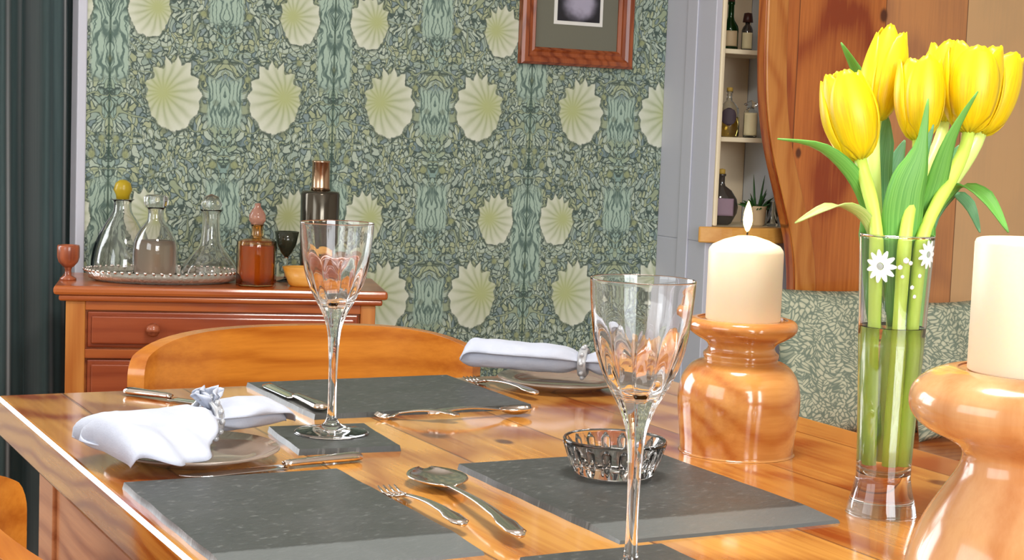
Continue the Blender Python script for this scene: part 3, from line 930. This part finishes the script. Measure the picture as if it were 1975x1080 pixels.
# small cut glass bowl
gb = thing('glass_bowl', 'small clear cut glass bowl standing on the middle slate placemat', 'bowl', (.811, 1.326, SZ+.0002))
bm = bmesh.new()
lathe(bm, [(0,0),(.034,0),(.037,.002),(.0405,.010),(.0445,.022),(.0480,.031),(.0492,.0335),(.0480,.035),(.0462,.033),(.0425,.024),(.0375,.014),(.031,.0115),(0,.0105)], 72, lobes=(18,.035,.001,.033))
fin('bowl_body', bm, M['crystal'], gb, smooth=True)
bm = bmesh.new()
for i in range(18):
    a = 2*PI*(i+.5)/18; e = Vector((math.cos(a), math.sin(a), 0)); s = Vector((-math.sin(a), math.cos(a), 0))
    loft(bm, [(e*(.0372+.0006)+Vector((0,0,.004)), s*.0008, e*.0010),(e*.0420+Vector((0,0,.014)), s*.0042, e*.0016),(e*.0463+Vector((0,0,.026)), s*.0046, e*.0014),(e*.0486+Vector((0,0,.031)), s*.0010, e*.0006)], 8)
fin('cut_facets', bm, M['crystal'], gb, smooth=True)

# ------------------------------------------------------------------ candlesticks and candles
def candlestick(loc, prof, m, label, rz=0):
    t = thing('candle_holder', label, 'candle holder', loc, rz)
    bm = bmesh.new(); lathe(bm, smoothprof(prof, 4), 64)
    fin('turned_body', bm, m, t, smooth=True)
    return t
def swirl():
    m = M['turned']
    return m
prof1 = [(0,0),(.0560,0),(.0585,.0015),(.0592,.010),(.0615,.030),(.0635,.050),(.0632,.064),(.0600,.078),(.0530,.089),(.0455,.0945),(.0400,.0965),(.0382,.098),(.0392,.1010),(.0390,.1040),(.0362,.1065),(.0345,.111),(.0375,.1155),(.0470,.121),(.0545,.1265),(.0572,.1320),(.0560,.1370),(.0520,.1400),(.0460,.1405),(.0430,.1385),(0,.1385)]
candlestick((1.013, 1.413, TZ), prof1, M['turned'], 'orange turned wooden candle holder beside the small glass bowl')
prof2 = [(0,0),(.0700,0),(.0740,.003),(.0750,.012),(.0740,.030),(.0715,.055),(.0670,.082),(.0590,.103),(.0490,.120),(.0415,.132),(.0385,.141),(.0400,.147),(.0490,.153),(.0620,.159),(.0695,.166),(.0720,.174),(.0700,.183),(.0630,.190),(.0530,.1945),(.0440,.1960),(.0420,.1945),(0,.1945)]
candlestick((.7387, .7315, TZ), prof2, M['turned2'], 'tall pale turned wooden candle holder at the right front of the table')
def candle(loc, r, h, label, burnt):
    t = thing('pillar_candle', label, 'candle', loc)
    if burnt:
        p = [(0,0),(r-.001,0),(r,.001),(r,h-.004),(r-.0008,h-.001),(r-.004,h+.003),(r*.6,h+.0085),(r*.25,h+.0125),(0,h+.0135)]
    else:
        p = [(0,0),(r-.001,0),(r,.001),(r,h-.003),(r-.001,h-.0008),(r-.003,h),(r*.4,h-.001),(0,h-.001)]
    turned('wax_body', p, M['wax'], t, n=48)
    bm = bmesh.new(); z0 = h+.0133 if burnt else h-.0015
    tube(bm, [(0,0,z0), (.0005,0,z0+.005), (.0012,0,z0+.010)], .0009, 8)
    w = fin('wick', bm, M['wick'], t)
    if burnt:
        bm = bmesh.new()
        lathe(bm, [(0,0),(.0022,.003),(.0046,.010),(.0052,.016),(.0044,.025),(.0026,.033),(.0010,.038),(0,.040)], 20)
        f = fin('flame', bm, M['flame'], t, smooth=True); f.location = (0,0,z0+.003); f.scale = (.95,.95,.82)
    return t
candle((1.013, 1.413, TZ+.1386), .0388, .075, 'lit ivory pillar candle burning on the orange wooden holder', True)
candle((.7387, .7315, TZ+.1946), .0388, .080, 'tall ivory pillar candle standing on the nearer wooden holder', False)

# ------------------------------------------------------------------ vase of tulips
VX, VY = .974, 1.135
vs = thing('glass_vase', 'tall slim glass vase with white daisy decoration holding the tulips', 'vase', (VX, VY, TZ))
vo = [(0,0),(.0285,0),(.0305,.0015),(.0300,.006),(.0265,.020),(.0248,.028),(.0240,.036),(.0245,.060),(.0262,.100),(.0285,.150),(.0305,.200),(.0324,.2450),(.03250,.2468),(.0325,.2478)]
vi = [(.0322,.2483),(.0318,.2483),(.03155,.2478),(.0315,.2468),(.03135,.2440),(.0294,.200),(.0273,.150),(.0250,.100),(.0233,.062),(.0226,.044),(.016,.036),(0,.034)]
bm = bmesh.new(); lathe(bm, smoothprof(vo, 3)+vi, 64)
fin('vase_glass', bm, M['glass'], vs, smooth=True)
wp = [(0,.0336),(.016,.0356),(.0227,.0438),(.0235,.062),(.0252,.100),(.0275,.150),(.0283,.168),(.0279,.1672),(0,.1668)]
bm = bmesh.new(); lathe(bm, wp, 48); fin('water', bm, M['water'], vs, smooth=True)
def rad_at(z):
    P = smoothprof(vo, 3)
    for a, b_ in zip(P, P[1:]):
        if a[1] <= z <= b_[1] and b_[1] > a[1]: return a[0]+(b_[0]-a[0])*(z-a[1])/(b_[1]-a[1])
    return .03
def daisy(az, z, R, n=11, name='daisy_decoration'):
    bm = bmesh.new()
    def pt(u, v, h=.0004):
        zz_ = z+v; r = rad_at(zz_)+h; a = az+u/r
        return Vector((r*math.cos(a), r*math.sin(a), zz_))
    for i in range(n):
        th = 2*PI*i/n
        c, s = math.cos(th), math.sin(th); g = []
        for q in range(6):
            rr = R*(.22+.78*q/5); w = R*.17*math.sin(PI*(.15+.75*q/5))
            g.append((bm.verts.new(pt(c*rr-s*w, s*rr+c*w)), bm.verts.new(pt(c*rr+s*w, s*rr-c*w))))
        for A, B in zip(g, g[1:]): bm.faces.new((A[0], A[1], B[1], B[0]))
    o = fin(name, bm, M['enamel'], vs)
    s_ = o.modifiers.new('s', 'SOLIDIFY'); s_.thickness = .0005
    bm = bmesh.new(); c0 = bm.verts.new(pt(0,0,.0009)); ring = [bm.verts.new(pt(R*.2*math.cos(2*PI*i/12), R*.2*math.sin(2*PI*i/12), .0007)) for i in range(12)]
    for i in range(12): bm.faces.new((c0, ring[i], ring[(i+1)%12]))
    fin('daisy_centre', bm, M['enamel_c'], o)
toward = math.atan2(-VY, -VX)   # direction from the vase to the viewer
daisy(toward-.42, .222, .0145); daisy(toward+1.00, .2335, .0125)
bm = bmesh.new()
for du, dz, r in ((.12,.222,.0024),(.27,.228,.0030),(.40,.226,.0022),(.50,.205,.0022),(.60,.197,.0020),(.20,.214,.0018),(.72,.215,.0022)):
    a = toward+du; z = dz; R = rad_at(z)+.0003
    bmesh.ops.create_icosphere(bm, subdivisions=1, radius=r, matrix=Matrix.Translation((R*math.cos(a), R*math.sin(a), z)) @ Matrix.Rotation(a, 4, 'Z') @ Matrix.Diagonal((.3,1,1,1)))
fin('enamel_dots', bm, M['enamel'], vs, smooth=True)

def bezier(p0, p1, p2, p3, n):
    o = []
    for i in range(n+1):
        t = i/n; o.append(p0*(1-t)**3+p1*3*t*(1-t)**2+p2*3*t*t*(1-t)+p3*t**3)
    return o
def uvmesh(name, grids, m, parent, thick=.0006):
    """grids: list of 2-D vertex arrays [along][across]; UV = (across, along)."""
    bm = bmesh.new(); uv = bm.loops.layers.uv.new('uv')
    for g in grids:
        n, k = len(g)-1, len(g[0])-1
        V = [[bm.verts.new(p) for p in row] for row in g]
        for i in range(n):
            for j in range(k):
                f = bm.faces.new((V[i][j], V[i][j+1], V[i+1][j+1], V[i+1][j])); f.smooth = True
                for l, (a, b_) in zip(f.loops, ((j,i),(j+1,i),(j+1,i+1),(j,i+1))): l[uv].uv = (a/k, b_/n)
    me = bpy.data.meshes.new(name); bm.to_mesh(me); bm.free()
    o = link(name, me, m, parent)
    if thick:
        s = o.modifiers.new('s', 'SOLIDIFY'); s.thickness = thick; s.offset = 0
    return o
def bloom_grids(base, top, R, openness, spin, seed):
    """six cupped petals, three inner and three outer"""
    rnd = random.Random(seed)
    ax = (top-base); L = ax.length; ax.normalize()
    e1 = ax.orthogonal().normalized(); e2 = ax.cross(e1)
    G = []
    for k in range(6):
        lay = k % 2
        phi = spin+k*PI/3+rnd.uniform(-.08,.08); rs = 1.0 if lay else .90
        Lk = L*(1.0 if lay else 1.03)*rnd.uniform(.94,1.02); n, m_ = 14, 10; g = []
        for i in range(n+1):
            t = i/n
            # bulb profile: fills quickly, widest at a third, closes to the tip
            r = R*rs*(math.sin(PI*min(1, t**.62*.60+.02)))**.8
            r = r*(1-(1-openness)*max(0, t-.45)**1.5*1.5)
            wid = (1.02 if t < .55 else 1.02*math.sqrt(max(0, 1-((t-.55)/.47)**2)))*(min(1, .35+t*3))*1.02
            row = []
            for j in range(m_+1):
                s = 2*j/m_-1
                a = phi+s*wid*.92
                rr = r*(1+.05*(1-s*s)*(1 if lay else .6)) - R*.03*abs(s)**3
                zz_ = t*Lk*(1-.02*s*s) + .0006*math.sin(7*s+k)
                row.append(base+ax*zz_+(e1*math.cos(a)+e2*math.sin(a))*rr)
            g.append(row)
        G.append(g)
    return G
def leaf_grid(pts, widths, side, fold=.25, n=18, m_=6):
    P = curve3(pts, max(2, n//(len(pts)-1)))
    g = []
    for i, p in enumerate(P):
        t = i/(len(P)-1)
        d = (P[min(i+1, len(P)-1)]-P[max(0, i-1)]).normalized()
        s = (side-d*side.dot(d)).normalized(); nn = d.cross(s)
        fi = t*(len(widths)-1); a = int(min(fi, len(widths)-2)); w = widths[a]+(widths[a+1]-widths[a])*(fi-a)
        g.append([p+s*w*q+nn*abs(w)*fold*(q*q) for q in [2*j/m_-1 for j in range(m_+1)]])
    return g
def tulip(label, top, mid, R, stemfoot, bend, leaves, spin, openness, seed):
    t = thing('yellow_tulip', label, 'tulip', (VX, VY, TZ+.04), group='yellow tulips in the vase')
    inv = Matrix.Translation(t.location).inverted()
    def P(o): o.parent = t; o.matrix_parent_inverse = inv; return o
    top, base = Vector(top), Vector(mid)
    fx = stemfoot[0]*.887+stemfoot[1]*.462; fy = -stemfoot[0]*.461+stemfoot[1]*.882
    foot = Vector((VX+fx, VY+fy, TZ+.045)); mouth = Vector((VX+fx*1.5, VY+fy*1.5, TZ+.235))
    ax = (top-base).normalized()
    c = bezier(foot, foot+(mouth-foot)*.5, mouth-(mouth-foot)*.2, mouth, 8)+bezier(mouth, mouth+(mouth-foot).normalized()*.035, base-ax*.03, base+ax*.002, 10)[1:]
    bm = bmesh.new(); tube(bm, c, [.0060+.0004*math.sin(i) for i in range(len(c))], 10)
    P(fin('stem', bm, M['stem'] if seed % 2 else M['stem2'], smooth=True))
    P(uvmesh('flower_head', bloom_grids(base, top, R, openness, spin, seed), M['petal'], None, .0009))
    for pts, widths, mt, fold in leaves:
        P(uvmesh('leaf', [leaf_grid(pts, widths, r2*1.0, fold)], M[mt], None, .0012))
    return t
# leaf points are given in the room (metres)
E0 = Vector((VX, VY, 0))
def cp(px, py, D):      # a point at viewing depth D, used to lay out the bouquet's leaves
    return Vector((0,0,1.09))+(fw+r2*((px-987.5)/f_px)-u2*((py-540)/f_px))*D
ta, tb_, tc, td, te, tf = [], [], [], [], [], []
ta.append(([cp(1716,560,1.48), cp(1690,440,1.475), cp(1655,350,1.46), cp(1590,288,1.44), cp(1500,268,1.42)], [.004,.007,.0075,.0065,.0045,.0006], 'leaf', .35))
ta.append(([cp(1712,580,1.47), cp(1685,450,1.455), cp(1650,405,1.44), cp(1595,400,1.43), cp(1533,430,1.42)], [.003,.005,.0055,.0048,.0005], 'leaf_pale', .3))
tb_.append(([cp(1720,600,1.49), cp(1700,450,1.50), cp(1690,350,1.51), cp(1700,270,1.52), cp(1712,225,1.52)], [.006,.013,.015,.012,.0006], 'leaf_blue', .15))
tb_.append(([cp(1712,300,1.56), cp(1690,210,1.57), cp(1660,150,1.57), cp(1622,82,1.56)], [.003,.006,.006,.0004], 'leaf', .3))
tc.append(([cp(1735,630,1.468), cp(1738,470,1.452), cp(1748,370,1.442), cp(1775,290,1.437), cp(1790,190,1.432)], [.010,.016,.018,.015,.0045,.0005], 'leaf', .15))
tc.append(([cp(1735,600,1.48), cp(1730,480,1.475), cp(1738,380,1.465), cp(1772,300,1.46), cp(1800,240,1.45)], [.006,.012,.013,.009,.0005], 'leaf_blue', .2))
te.append(([cp(1745,600,1.49), cp(1765,470,1.47), cp(1800,380,1.46), cp(1835,265,1.445), cp(1886,176,1.43)], [.007,.010,.011,.009,.0035,.0004], 'leaf', .3))
te.append(([cp(1760,520,1.50), cp(1795,420,1.50), cp(1845,362,1.49), cp(1900,380,1.47), cp(1945,448,1.45)], [.003,.0055,.007,.0075,.0006], 'leaf', .35))
tf.append(([cp(1765,520,1.52), cp(1795,430,1.53), cp(1835,378,1.52), cp(1868,395,1.51), cp(1890,448,1.49)], [.003,.005,.006,.006,.0006], 'leaf_blue', .3))
tf.append(([cp(1755,560,1.52), cp(1790,420,1.53), cp(1825,330,1.53), cp(1850,280,1.52)], [.006,.010,.008,.0006], 'leaf_blue', .2))
td.append(([cp(1688,640,1.480), cp(1680,540,1.480), cp(1677,450,1.475), cp(1668,375,1.47)], [.005,.008,.009,.0006], 'leaf', .3))
td.append(([cp(1772,640,1.480), cp(1778,540,1.480), cp(1786,450,1.475), cp(1800,370,1.47)], [.005,.008,.009,.0006], 'leaf', .3))
td.append(([cp(1722,560,1.52), cp(1710,440,1.53), cp(1725,330,1.54), cp(1745,270,1.54)], [.006,.011,.009,.0006], 'leaf_blue', .2))
tulip('leftmost yellow tulip, leaning out low over the vase', cp(1622,140,1.46), cp(1660,310,1.46), .0250, (-.013,-.006), (0,0), ta, .3, .62, 1)
tulip('tallest yellow tulip with a pointed head, second from the left', cp(1722,60,1.51), cp(1688,236,1.50), .0205, (-.009,.011), (0,0), tb_, .9, .5, 2)
tulip('upright yellow tulip in the middle with a leaf tip over it', cp(1778,112,1.465), cp(1772,274,1.465), .0222, (.002,-.0105), (0,0), tc, .5, .78, 3)
tulip('yellow tulip half hidden behind the middle one', cp(1828,88,1.56), cp(1820,240,1.55), .0225, (.003,.013), (0,0), td, .1, .75, 4)
tulip('wide open yellow tulip right of the middle one', cp(1884,92,1.475), cp(1868,258,1.475), .0270, (.012,-.007), (0,0), te, .2, .90, 5)
tulip('rightmost yellow tulip, its head tipped outward', cp(1932,108,1.54), cp(1890,262,1.53), .0245, (.013,.008), (0,0), tf, .7, .85, 6)

# ------------------------------------------------------------------ plates, napkins, cutlery
def platem():
    m, b = mat('smoky_glass_plate', (196,176,160), rough=.06, trans=.6, ior=1.5)
    return m
M['plate'] = platem()
def plate(loc, R, label):
    t = thing('side_plate', label, 'plate', loc, group='glass side plates')
    turned('plate_body', [(0,0),(R*.55,0),(R*.62,.001),(R*.70,.0045),(R*.97,.0105),(R,.0120),(R*.985,.0135),(R*.70,.0075),(R*.60,.0045),(0,.0038)], M['plate'], t, n=64)
    return t
plate((.466, 1.535, TZ), .083, 'smoky glass side plate under the nearer napkin')
plate((1.040, 1.838, TZ), .083, 'smoky glass side plate under the far napkin')

def napkin(p0, p1, rL, rR, pinch, label, loose, seed, wrinkle=1.0, flat=.8, squash=None):
    """cloth rolled 2 turns about the axis p0-p1, drawn in where the ring holds it"""
    p0, p1 = Vector(p0), Vector(p1); ax = p1-p0; L = ax.length; ax.normalize()
    s = Vector((0,0,1)).cross(ax).normalized(); u = ax.cross(s)
    nt_, nph = 70, 84; turns = 2.15
    bm = bmesh.new(); g = []
    for i in range(nt_+1):
        t = i/nt_
        R = rL+(rR-rL)*t
        k = math.exp(-((t-pinch)/.085)**2); R = R*(1-.52*k)
        row = []
        for j in range(nph+1):
            f = j/nph; ph = PI*.62+turns*2*PI*f
            edge = 1+.0*f
            r = R*(.30+.70*f)
            wr = noise.noise(Vector((t*9, math.cos(ph)*1.6+seed, math.sin(ph)*1.6+f*2)))*.16*wrinkle + noise.noise(Vector((t*3+5, f*9, seed)))*.10*wrinkle
            pleat = .13*k*math.sin(ph*7)+.05*wrinkle*math.sin(ph*5+t*3)*math.exp(-((t-pinch)/.22)**2)
            r = r*(1+(wr+pleat)*f)
            tl = (t-.5)*L+.5*L
            # ragged, skewed ends
            tl += .010*wrinkle*(f-.5)*(1 if t < .5 else -1)*abs(t-.5)*2*math.sin(ph+seed)
            en = min(1, min(t, 1-t)/.09); en = math.sqrt(max(0, 1-(1-en)**2))
            x, z = math.cos(ph)*r*1.12*(.86+.14*en), math.sin(ph)*r*flat*(.12+.88*en)-(1-en)*R*.25
            pos = p0+ax*tl+s*x+u*z
            if loose and f > .80:      # the last turn falls open on the near side
                q = (f-.80)/.20; w = max(0, 1-((t-loose[0])/loose[1])**2)
                pos += (s*loose[2]+Vector((0,0,-1))*loose[3])*q*w+s*.008*math.sin(t*34)*q*w
            pos.z = max(pos.z, TZ+.0165 if loose is None else (TZ+.002 if (f > .86 or t < .3) else TZ+.014))
            row.append(bm.verts.new(pos))
        g.append(row)
    for i in range(nt_):
        for j in range(nph): bm.faces.new((g[i][j], g[i+1][j], g[i+1][j+1], g[i][j+1]))
    o = fin('rolled_cloth', bm, M['linen'], None, smooth=True)
    sd = o.modifiers.new('s', 'SOLIDIFY'); sd.thickness = .0012
    t = thing('napkin', label, 'napkin', tuple((p0+p1)/2))
    o.parent = t; o.matrix_parent_inverse = Matrix.Translation(t.location).inverted()
    return t, p0, ax, s, u, L
def tuft(parent, c, ax, s, h, w, seed):
    """folded corner standing up out of the ring"""
    grids = []
    rnd = random.Random(seed)
    for k in range(4):
        a = -.8+.5*k; g = []
        for i in range(9):
            t = i/8; row = []
            for j in range(7):
                q = 2*j/6-1
                wid = w*(.35+.9*t)*(1-max(0, t-.75)*2.2)
                d = (Vector((0,0,1))*math.cos(a*.8)+ax*math.sin(a*.8)+s*.25*math.sin(k*2)).normalized()
                row.append(Vector(c)+d*h*t*(1-.25*abs(q)*t)+s*q*wid+ax*.006*math.sin(q*4+k)*t)
            g.append(row)
        grids.append(g)
    o = uvmesh('folded_corner', grids, M['linen'], None, .001)
    o.parent = parent; o.matrix_parent_inverse = Matrix.Translation(parent.location).inverted()
def ring(c, ax, r, label, beads=0):
    bm = bmesh.new(); prof = [(r,-.006),(r+.0022,-.005),(r+.003,0),(r+.0022,.005),(r,.006),(r-.001,0)]
    lathe(bm, prof, 40, close=True)
    for i in range(beads):
        a = 2*PI*i/beads
        bmesh.ops.create_icosphere(bm, subdivisions=2, radius=.0032, matrix=Matrix.Translation(((r+.004)*math.cos(a), (r+.004)*math.sin(a), 0)))
    o = fin('napkin_ring', bm, M['ringm'], smooth=True)
    o.rotation_mode = 'QUATERNION'; o.rotation_quaternion = Vector(ax).to_track_quat('Z', 'Y'); o.location = c
    return tag(o, label, 'napkin ring')
M['ringm'] = mat('frosted_ring', (206,208,212), rough=.2, trans=.4, metal=.2)[0]
np1, p0, ax, s_, u_, L = napkin((.368,1.515,.796), (.570,1.600,.791), .0470, .0280, .60, 'white linen napkin rolled in a ring, flaring on the nearer side plate', (.22,.30,-.030,.030), 2.0, flat=.58)
tuft(np1, p0+ax*L*.60+u_*.010, ax, s_, .024, .012, 4)
ring(p0+ax*L*.60, ax, .0185, 'pale napkin ring round the nearer napkin', 14)
np2, p0, ax, s_, u_, L = napkin((.938,1.918,.797), (1.090,1.792,.794), .0285, .0250, .80, 'white linen napkin rolled in a ring on the far side plate', None, 5.0, wrinkle=.6, flat=.80)
ring(p0+ax*L*.80, ax, .0160, 'pale napkin ring round the far napkin', 10)

def handle_secs(L0, L1, w0, w1, z, kings=True):
    """flat handle from y=L0 to y=L1 (both along +Y), widening to the end"""
    secs = []; n = 16
    for i in range(n+1):
        t = i/n; y = L0+(L1-L0)*t
        w = w0+(w1-w0)*t**1.8
        if kings: w *= 1+.22*math.exp(-((t-.80)/.05)**2)-.12*math.exp(-((t-.70)/.05)**2)
        if t > .93: w *= math.sqrt(max(.03, 1-((t-.93)/.075)**2))
        zz_ = z+.004*math.sin(PI*t)+.0015*t
        secs.append((Vector((0, y, zz_)), Vector((w,0,0)), Vector((0,0,.0012+.0008*t))))
    return secs
def spoon(loc, rz, L, label, m='silver', grp=None):
    t = thing('dessert_spoon', label, 'spoon', loc, rz, group=grp)
    bl = L*.30; w = bl*.34
    G = []; n, k = 14, 12
    for i in range(n+1):
        a = i/n; y = bl*a; hw = w*max(.06, math.sin(PI*min(1, (a*.94+.03)))**.62)
        row = []
        for j in range(k+1):
            q = 2*j/k-1
            z = .0095-.0075*(1-q*q)*math.sin(PI*(a*.9+.06))**.7
            row.append(Vector((q*hw, y, z)))
        G.append(row)
    o = uvmesh('spoon_bowl', [G], M[m], t, .0012)
    bm = bmesh.new(); loft(bm, [(Vector((0,bl-.004,.0075)), Vector((.004,0,0)), Vector((0,0,.0014)))]+handle_secs(bl+.002, L, .0030, .0095, .0085), 14)
    fin('handle', bm, M[m], t, smooth=True)
    return t
def fork(loc, rz, L, label, m='silver', grp=None):
    t = thing('dessert_fork', label, 'fork', loc, rz, group=grp)
    bm = bmesh.new(); hl = L*.30
    for q in (-1.5, -.5, .5, 1.5):
        x = q*.0052
        tube(bm, [(x*1.0, 0, .0062), (x, hl*.25, .0030), (x, hl*.6, .0032)], [.0007, .0012, .0014], 8)
    G = [(Vector((0,hl*.55,.0036)), Vector((.0100,0,0)), Vector((0,0,.0012))), (Vector((0,hl*.78,.0052)), Vector((.0100,0,0)), Vector((0,0,.0013))), (Vector((0,hl*.95,.0075)), Vector((.0055,0,0)), Vector((0,0,.0014)))]
    loft(bm, G, 14)
    fin('tines', bm, M[m], t, smooth=True)
    bm = bmesh.new(); loft(bm, handle_secs(hl*.93, L, .0032, .0090, .0078), 14)
    fin('handle', bm, M[m], t, smooth=True)
    return t
def knife(loc, rz, L, label, m='silver', grp=None):
    t = thing('table_knife', label, 'knife', loc, rz, group=grp)
    bm = bmesh.new(); secs = []
    for i in range(13):
        a = i/12; y = L*.55*a
        w = .0098*min(1, math.sqrt(max(.02, 1-(1-min(1, a/.28))**2)))
        secs.append((Vector((-.0098+w, y, .0024)), Vector((w,0,0)), Vector((0,0,.0007))))
    loft(bm, secs, 12); fin('blade', bm, M['chrome'], t, smooth=True)
    bm = bmesh.new(); loft(bm, [(Vector((0,y_,.0052)), Vector((w_,0,0)), Vector((0,0,h_))) for y_, w_, h_ in ((L*.55,.0050,.0020),(L*.58,.0062,.0032),(L*.64,.0058,.0034),(L*.80,.0074,.0040),(L*.94,.0094,.0044),(L*.985,.0086,.0040),(L,.0040,.0020))], 14)
    fin('handle', bm, M[m], t, smooth=True)
    return t
def lay(fn, a, b_, z, label, **k):
    """lay a piece from point a (working end) to point b (handle end)"""
    a, b_ = Vector(a), Vector(b_); d = b_-a
    return fn((a.x, a.y, z), math.atan2(-d.x, d.y), d.length, label, **k)
lay(spoon, (.648,1.398), (.610,1.132), TZ, 'silver dessert spoon between the two nearer slate placemats')
lay(fork, (.586,1.345), (.583,1.180), TZ+.0006, 'silver dessert fork beside the spoon, along the near left placemat')
lay(knife, (.432,1.450), (.618,1.482), TZ, 'silver knife lying between the nearer side plate and its placemat')
lay(fork, (.722,1.693), (.800,1.640), TZ, 'silver fork at the near edge of the far placemat')
lay(spoon, (.905,1.668), (.770,1.655), TZ, 'silver spoon crossing beside the fork at the far placemat')
lay(knife, (.664,1.905), (.668,1.712), TZ+.0062, 'broad bladed knife resting on the left of the far placemat')
lay(fork, (.944,1.912), (.958,1.752), TZ, 'silver fork between the far placemat and far napkin')
lay(knife, (.585,1.80), (.500,1.915), TZ, 'small silver knife lying behind the nearer napkin')

# ------------------------------------------------------------------ light
def area(name, loc, target, sx, sy, power, col=(1,1,1), spread=PI):
    l = bpy.data.lights.new(name, 'AREA'); l.shape = 'RECTANGLE'; l.size = sx; l.size_y = sy; l.energy = power; l.color = col; l.spread = spread
    o = bpy.data.objects.new(name, l); COL.objects.link(o); o.location = loc
    o.rotation_euler = (Vector(target)-Vector(loc)).to_track_quat('-Z', 'Y').to_euler()
    return o
area('fill_left', (XL-.02, (LW[0]+LW[1])/2, (LW[2]+LW[3])/2), (1, (LW[0]+LW[1])/2+.1, 1.1), 1.7, 1.1, 26, (.93,.97,1))  # side fill, added at the unseen left window
area('daylight_window', (-.43, YB+.44, 1.4), (.2, 1.5, 1.0), 1.5, 1.2, 50, (.93,.97,1))
area('fill_behind', ((FW[0]+FW[1])/2, YF-.02, (FW[2]+FW[3])/2), (1.2, 2.5, .95), 1.8, 1.2, 102, (.95,.98,1))  # frontal fill, added behind the viewer
# unseen lamp added over the table as fill light
pl = thing('fill_lamp', 'added round white fill lamp above the table, out of view', 'fill lamp', (.8, 1.2, ZC))
turned('fill_lamp_shade', [(0,-.09),(.10,-.085),(.16,-.05),(.18,-.004),(.17,-.004),(.15,-.045),(.09,-.075),(0,-.08)], mat('fill_lamp_glass', (250,246,236), rough=.4, emit=(255,240,214), es=3)[0], pl)
lp = bpy.data.lights.new('fill_lamp_bulb', 'AREA'); lp.shape = 'DISK'; lp.size = .5; lp.energy = 32; lp.color = (1,.96,.9)
lo = bpy.data.objects.new('fill_lamp_bulb', lp); COL.objects.link(lo); lo.location = (.8, 1.2, ZC-.12)
fl = bpy.data.lights.new('candle_light', 'POINT'); fl.energy = .45; fl.color = (1,.72,.36); fl.shadow_soft_size = .008
fo = bpy.data.objects.new('candle_light', fl); COL.objects.link(fo); fo.location = (1.013, 1.413, TZ+.1386+.075+.040)
wd = bpy.data.worlds.new('world'); SC.world = wd; wd.use_nodes = True
bg = wd.node_tree.nodes['Background']; bg.inputs[0].default_value = (.85,.92,1,1); bg.inputs[1].default_value = .6

SC.view_settings.view_transform = 'Standard'; SC.view_settings.look = 'None'
SC.view_settings.exposure = 0.0; SC.view_settings.gamma = 1; SC.view_settings.use_curve_mapping = False
SC.cycles.max_bounces = 14; SC.cycles.transmission_bounces = 14; SC.cycles.glossy_bounces = 6; SC.cycles.diffuse_bounces = 4
SC.cycles.adaptive_threshold = .02; SC.cycles.caustics_refractive = True; SC.cycles.sample_clamp_indirect = 6
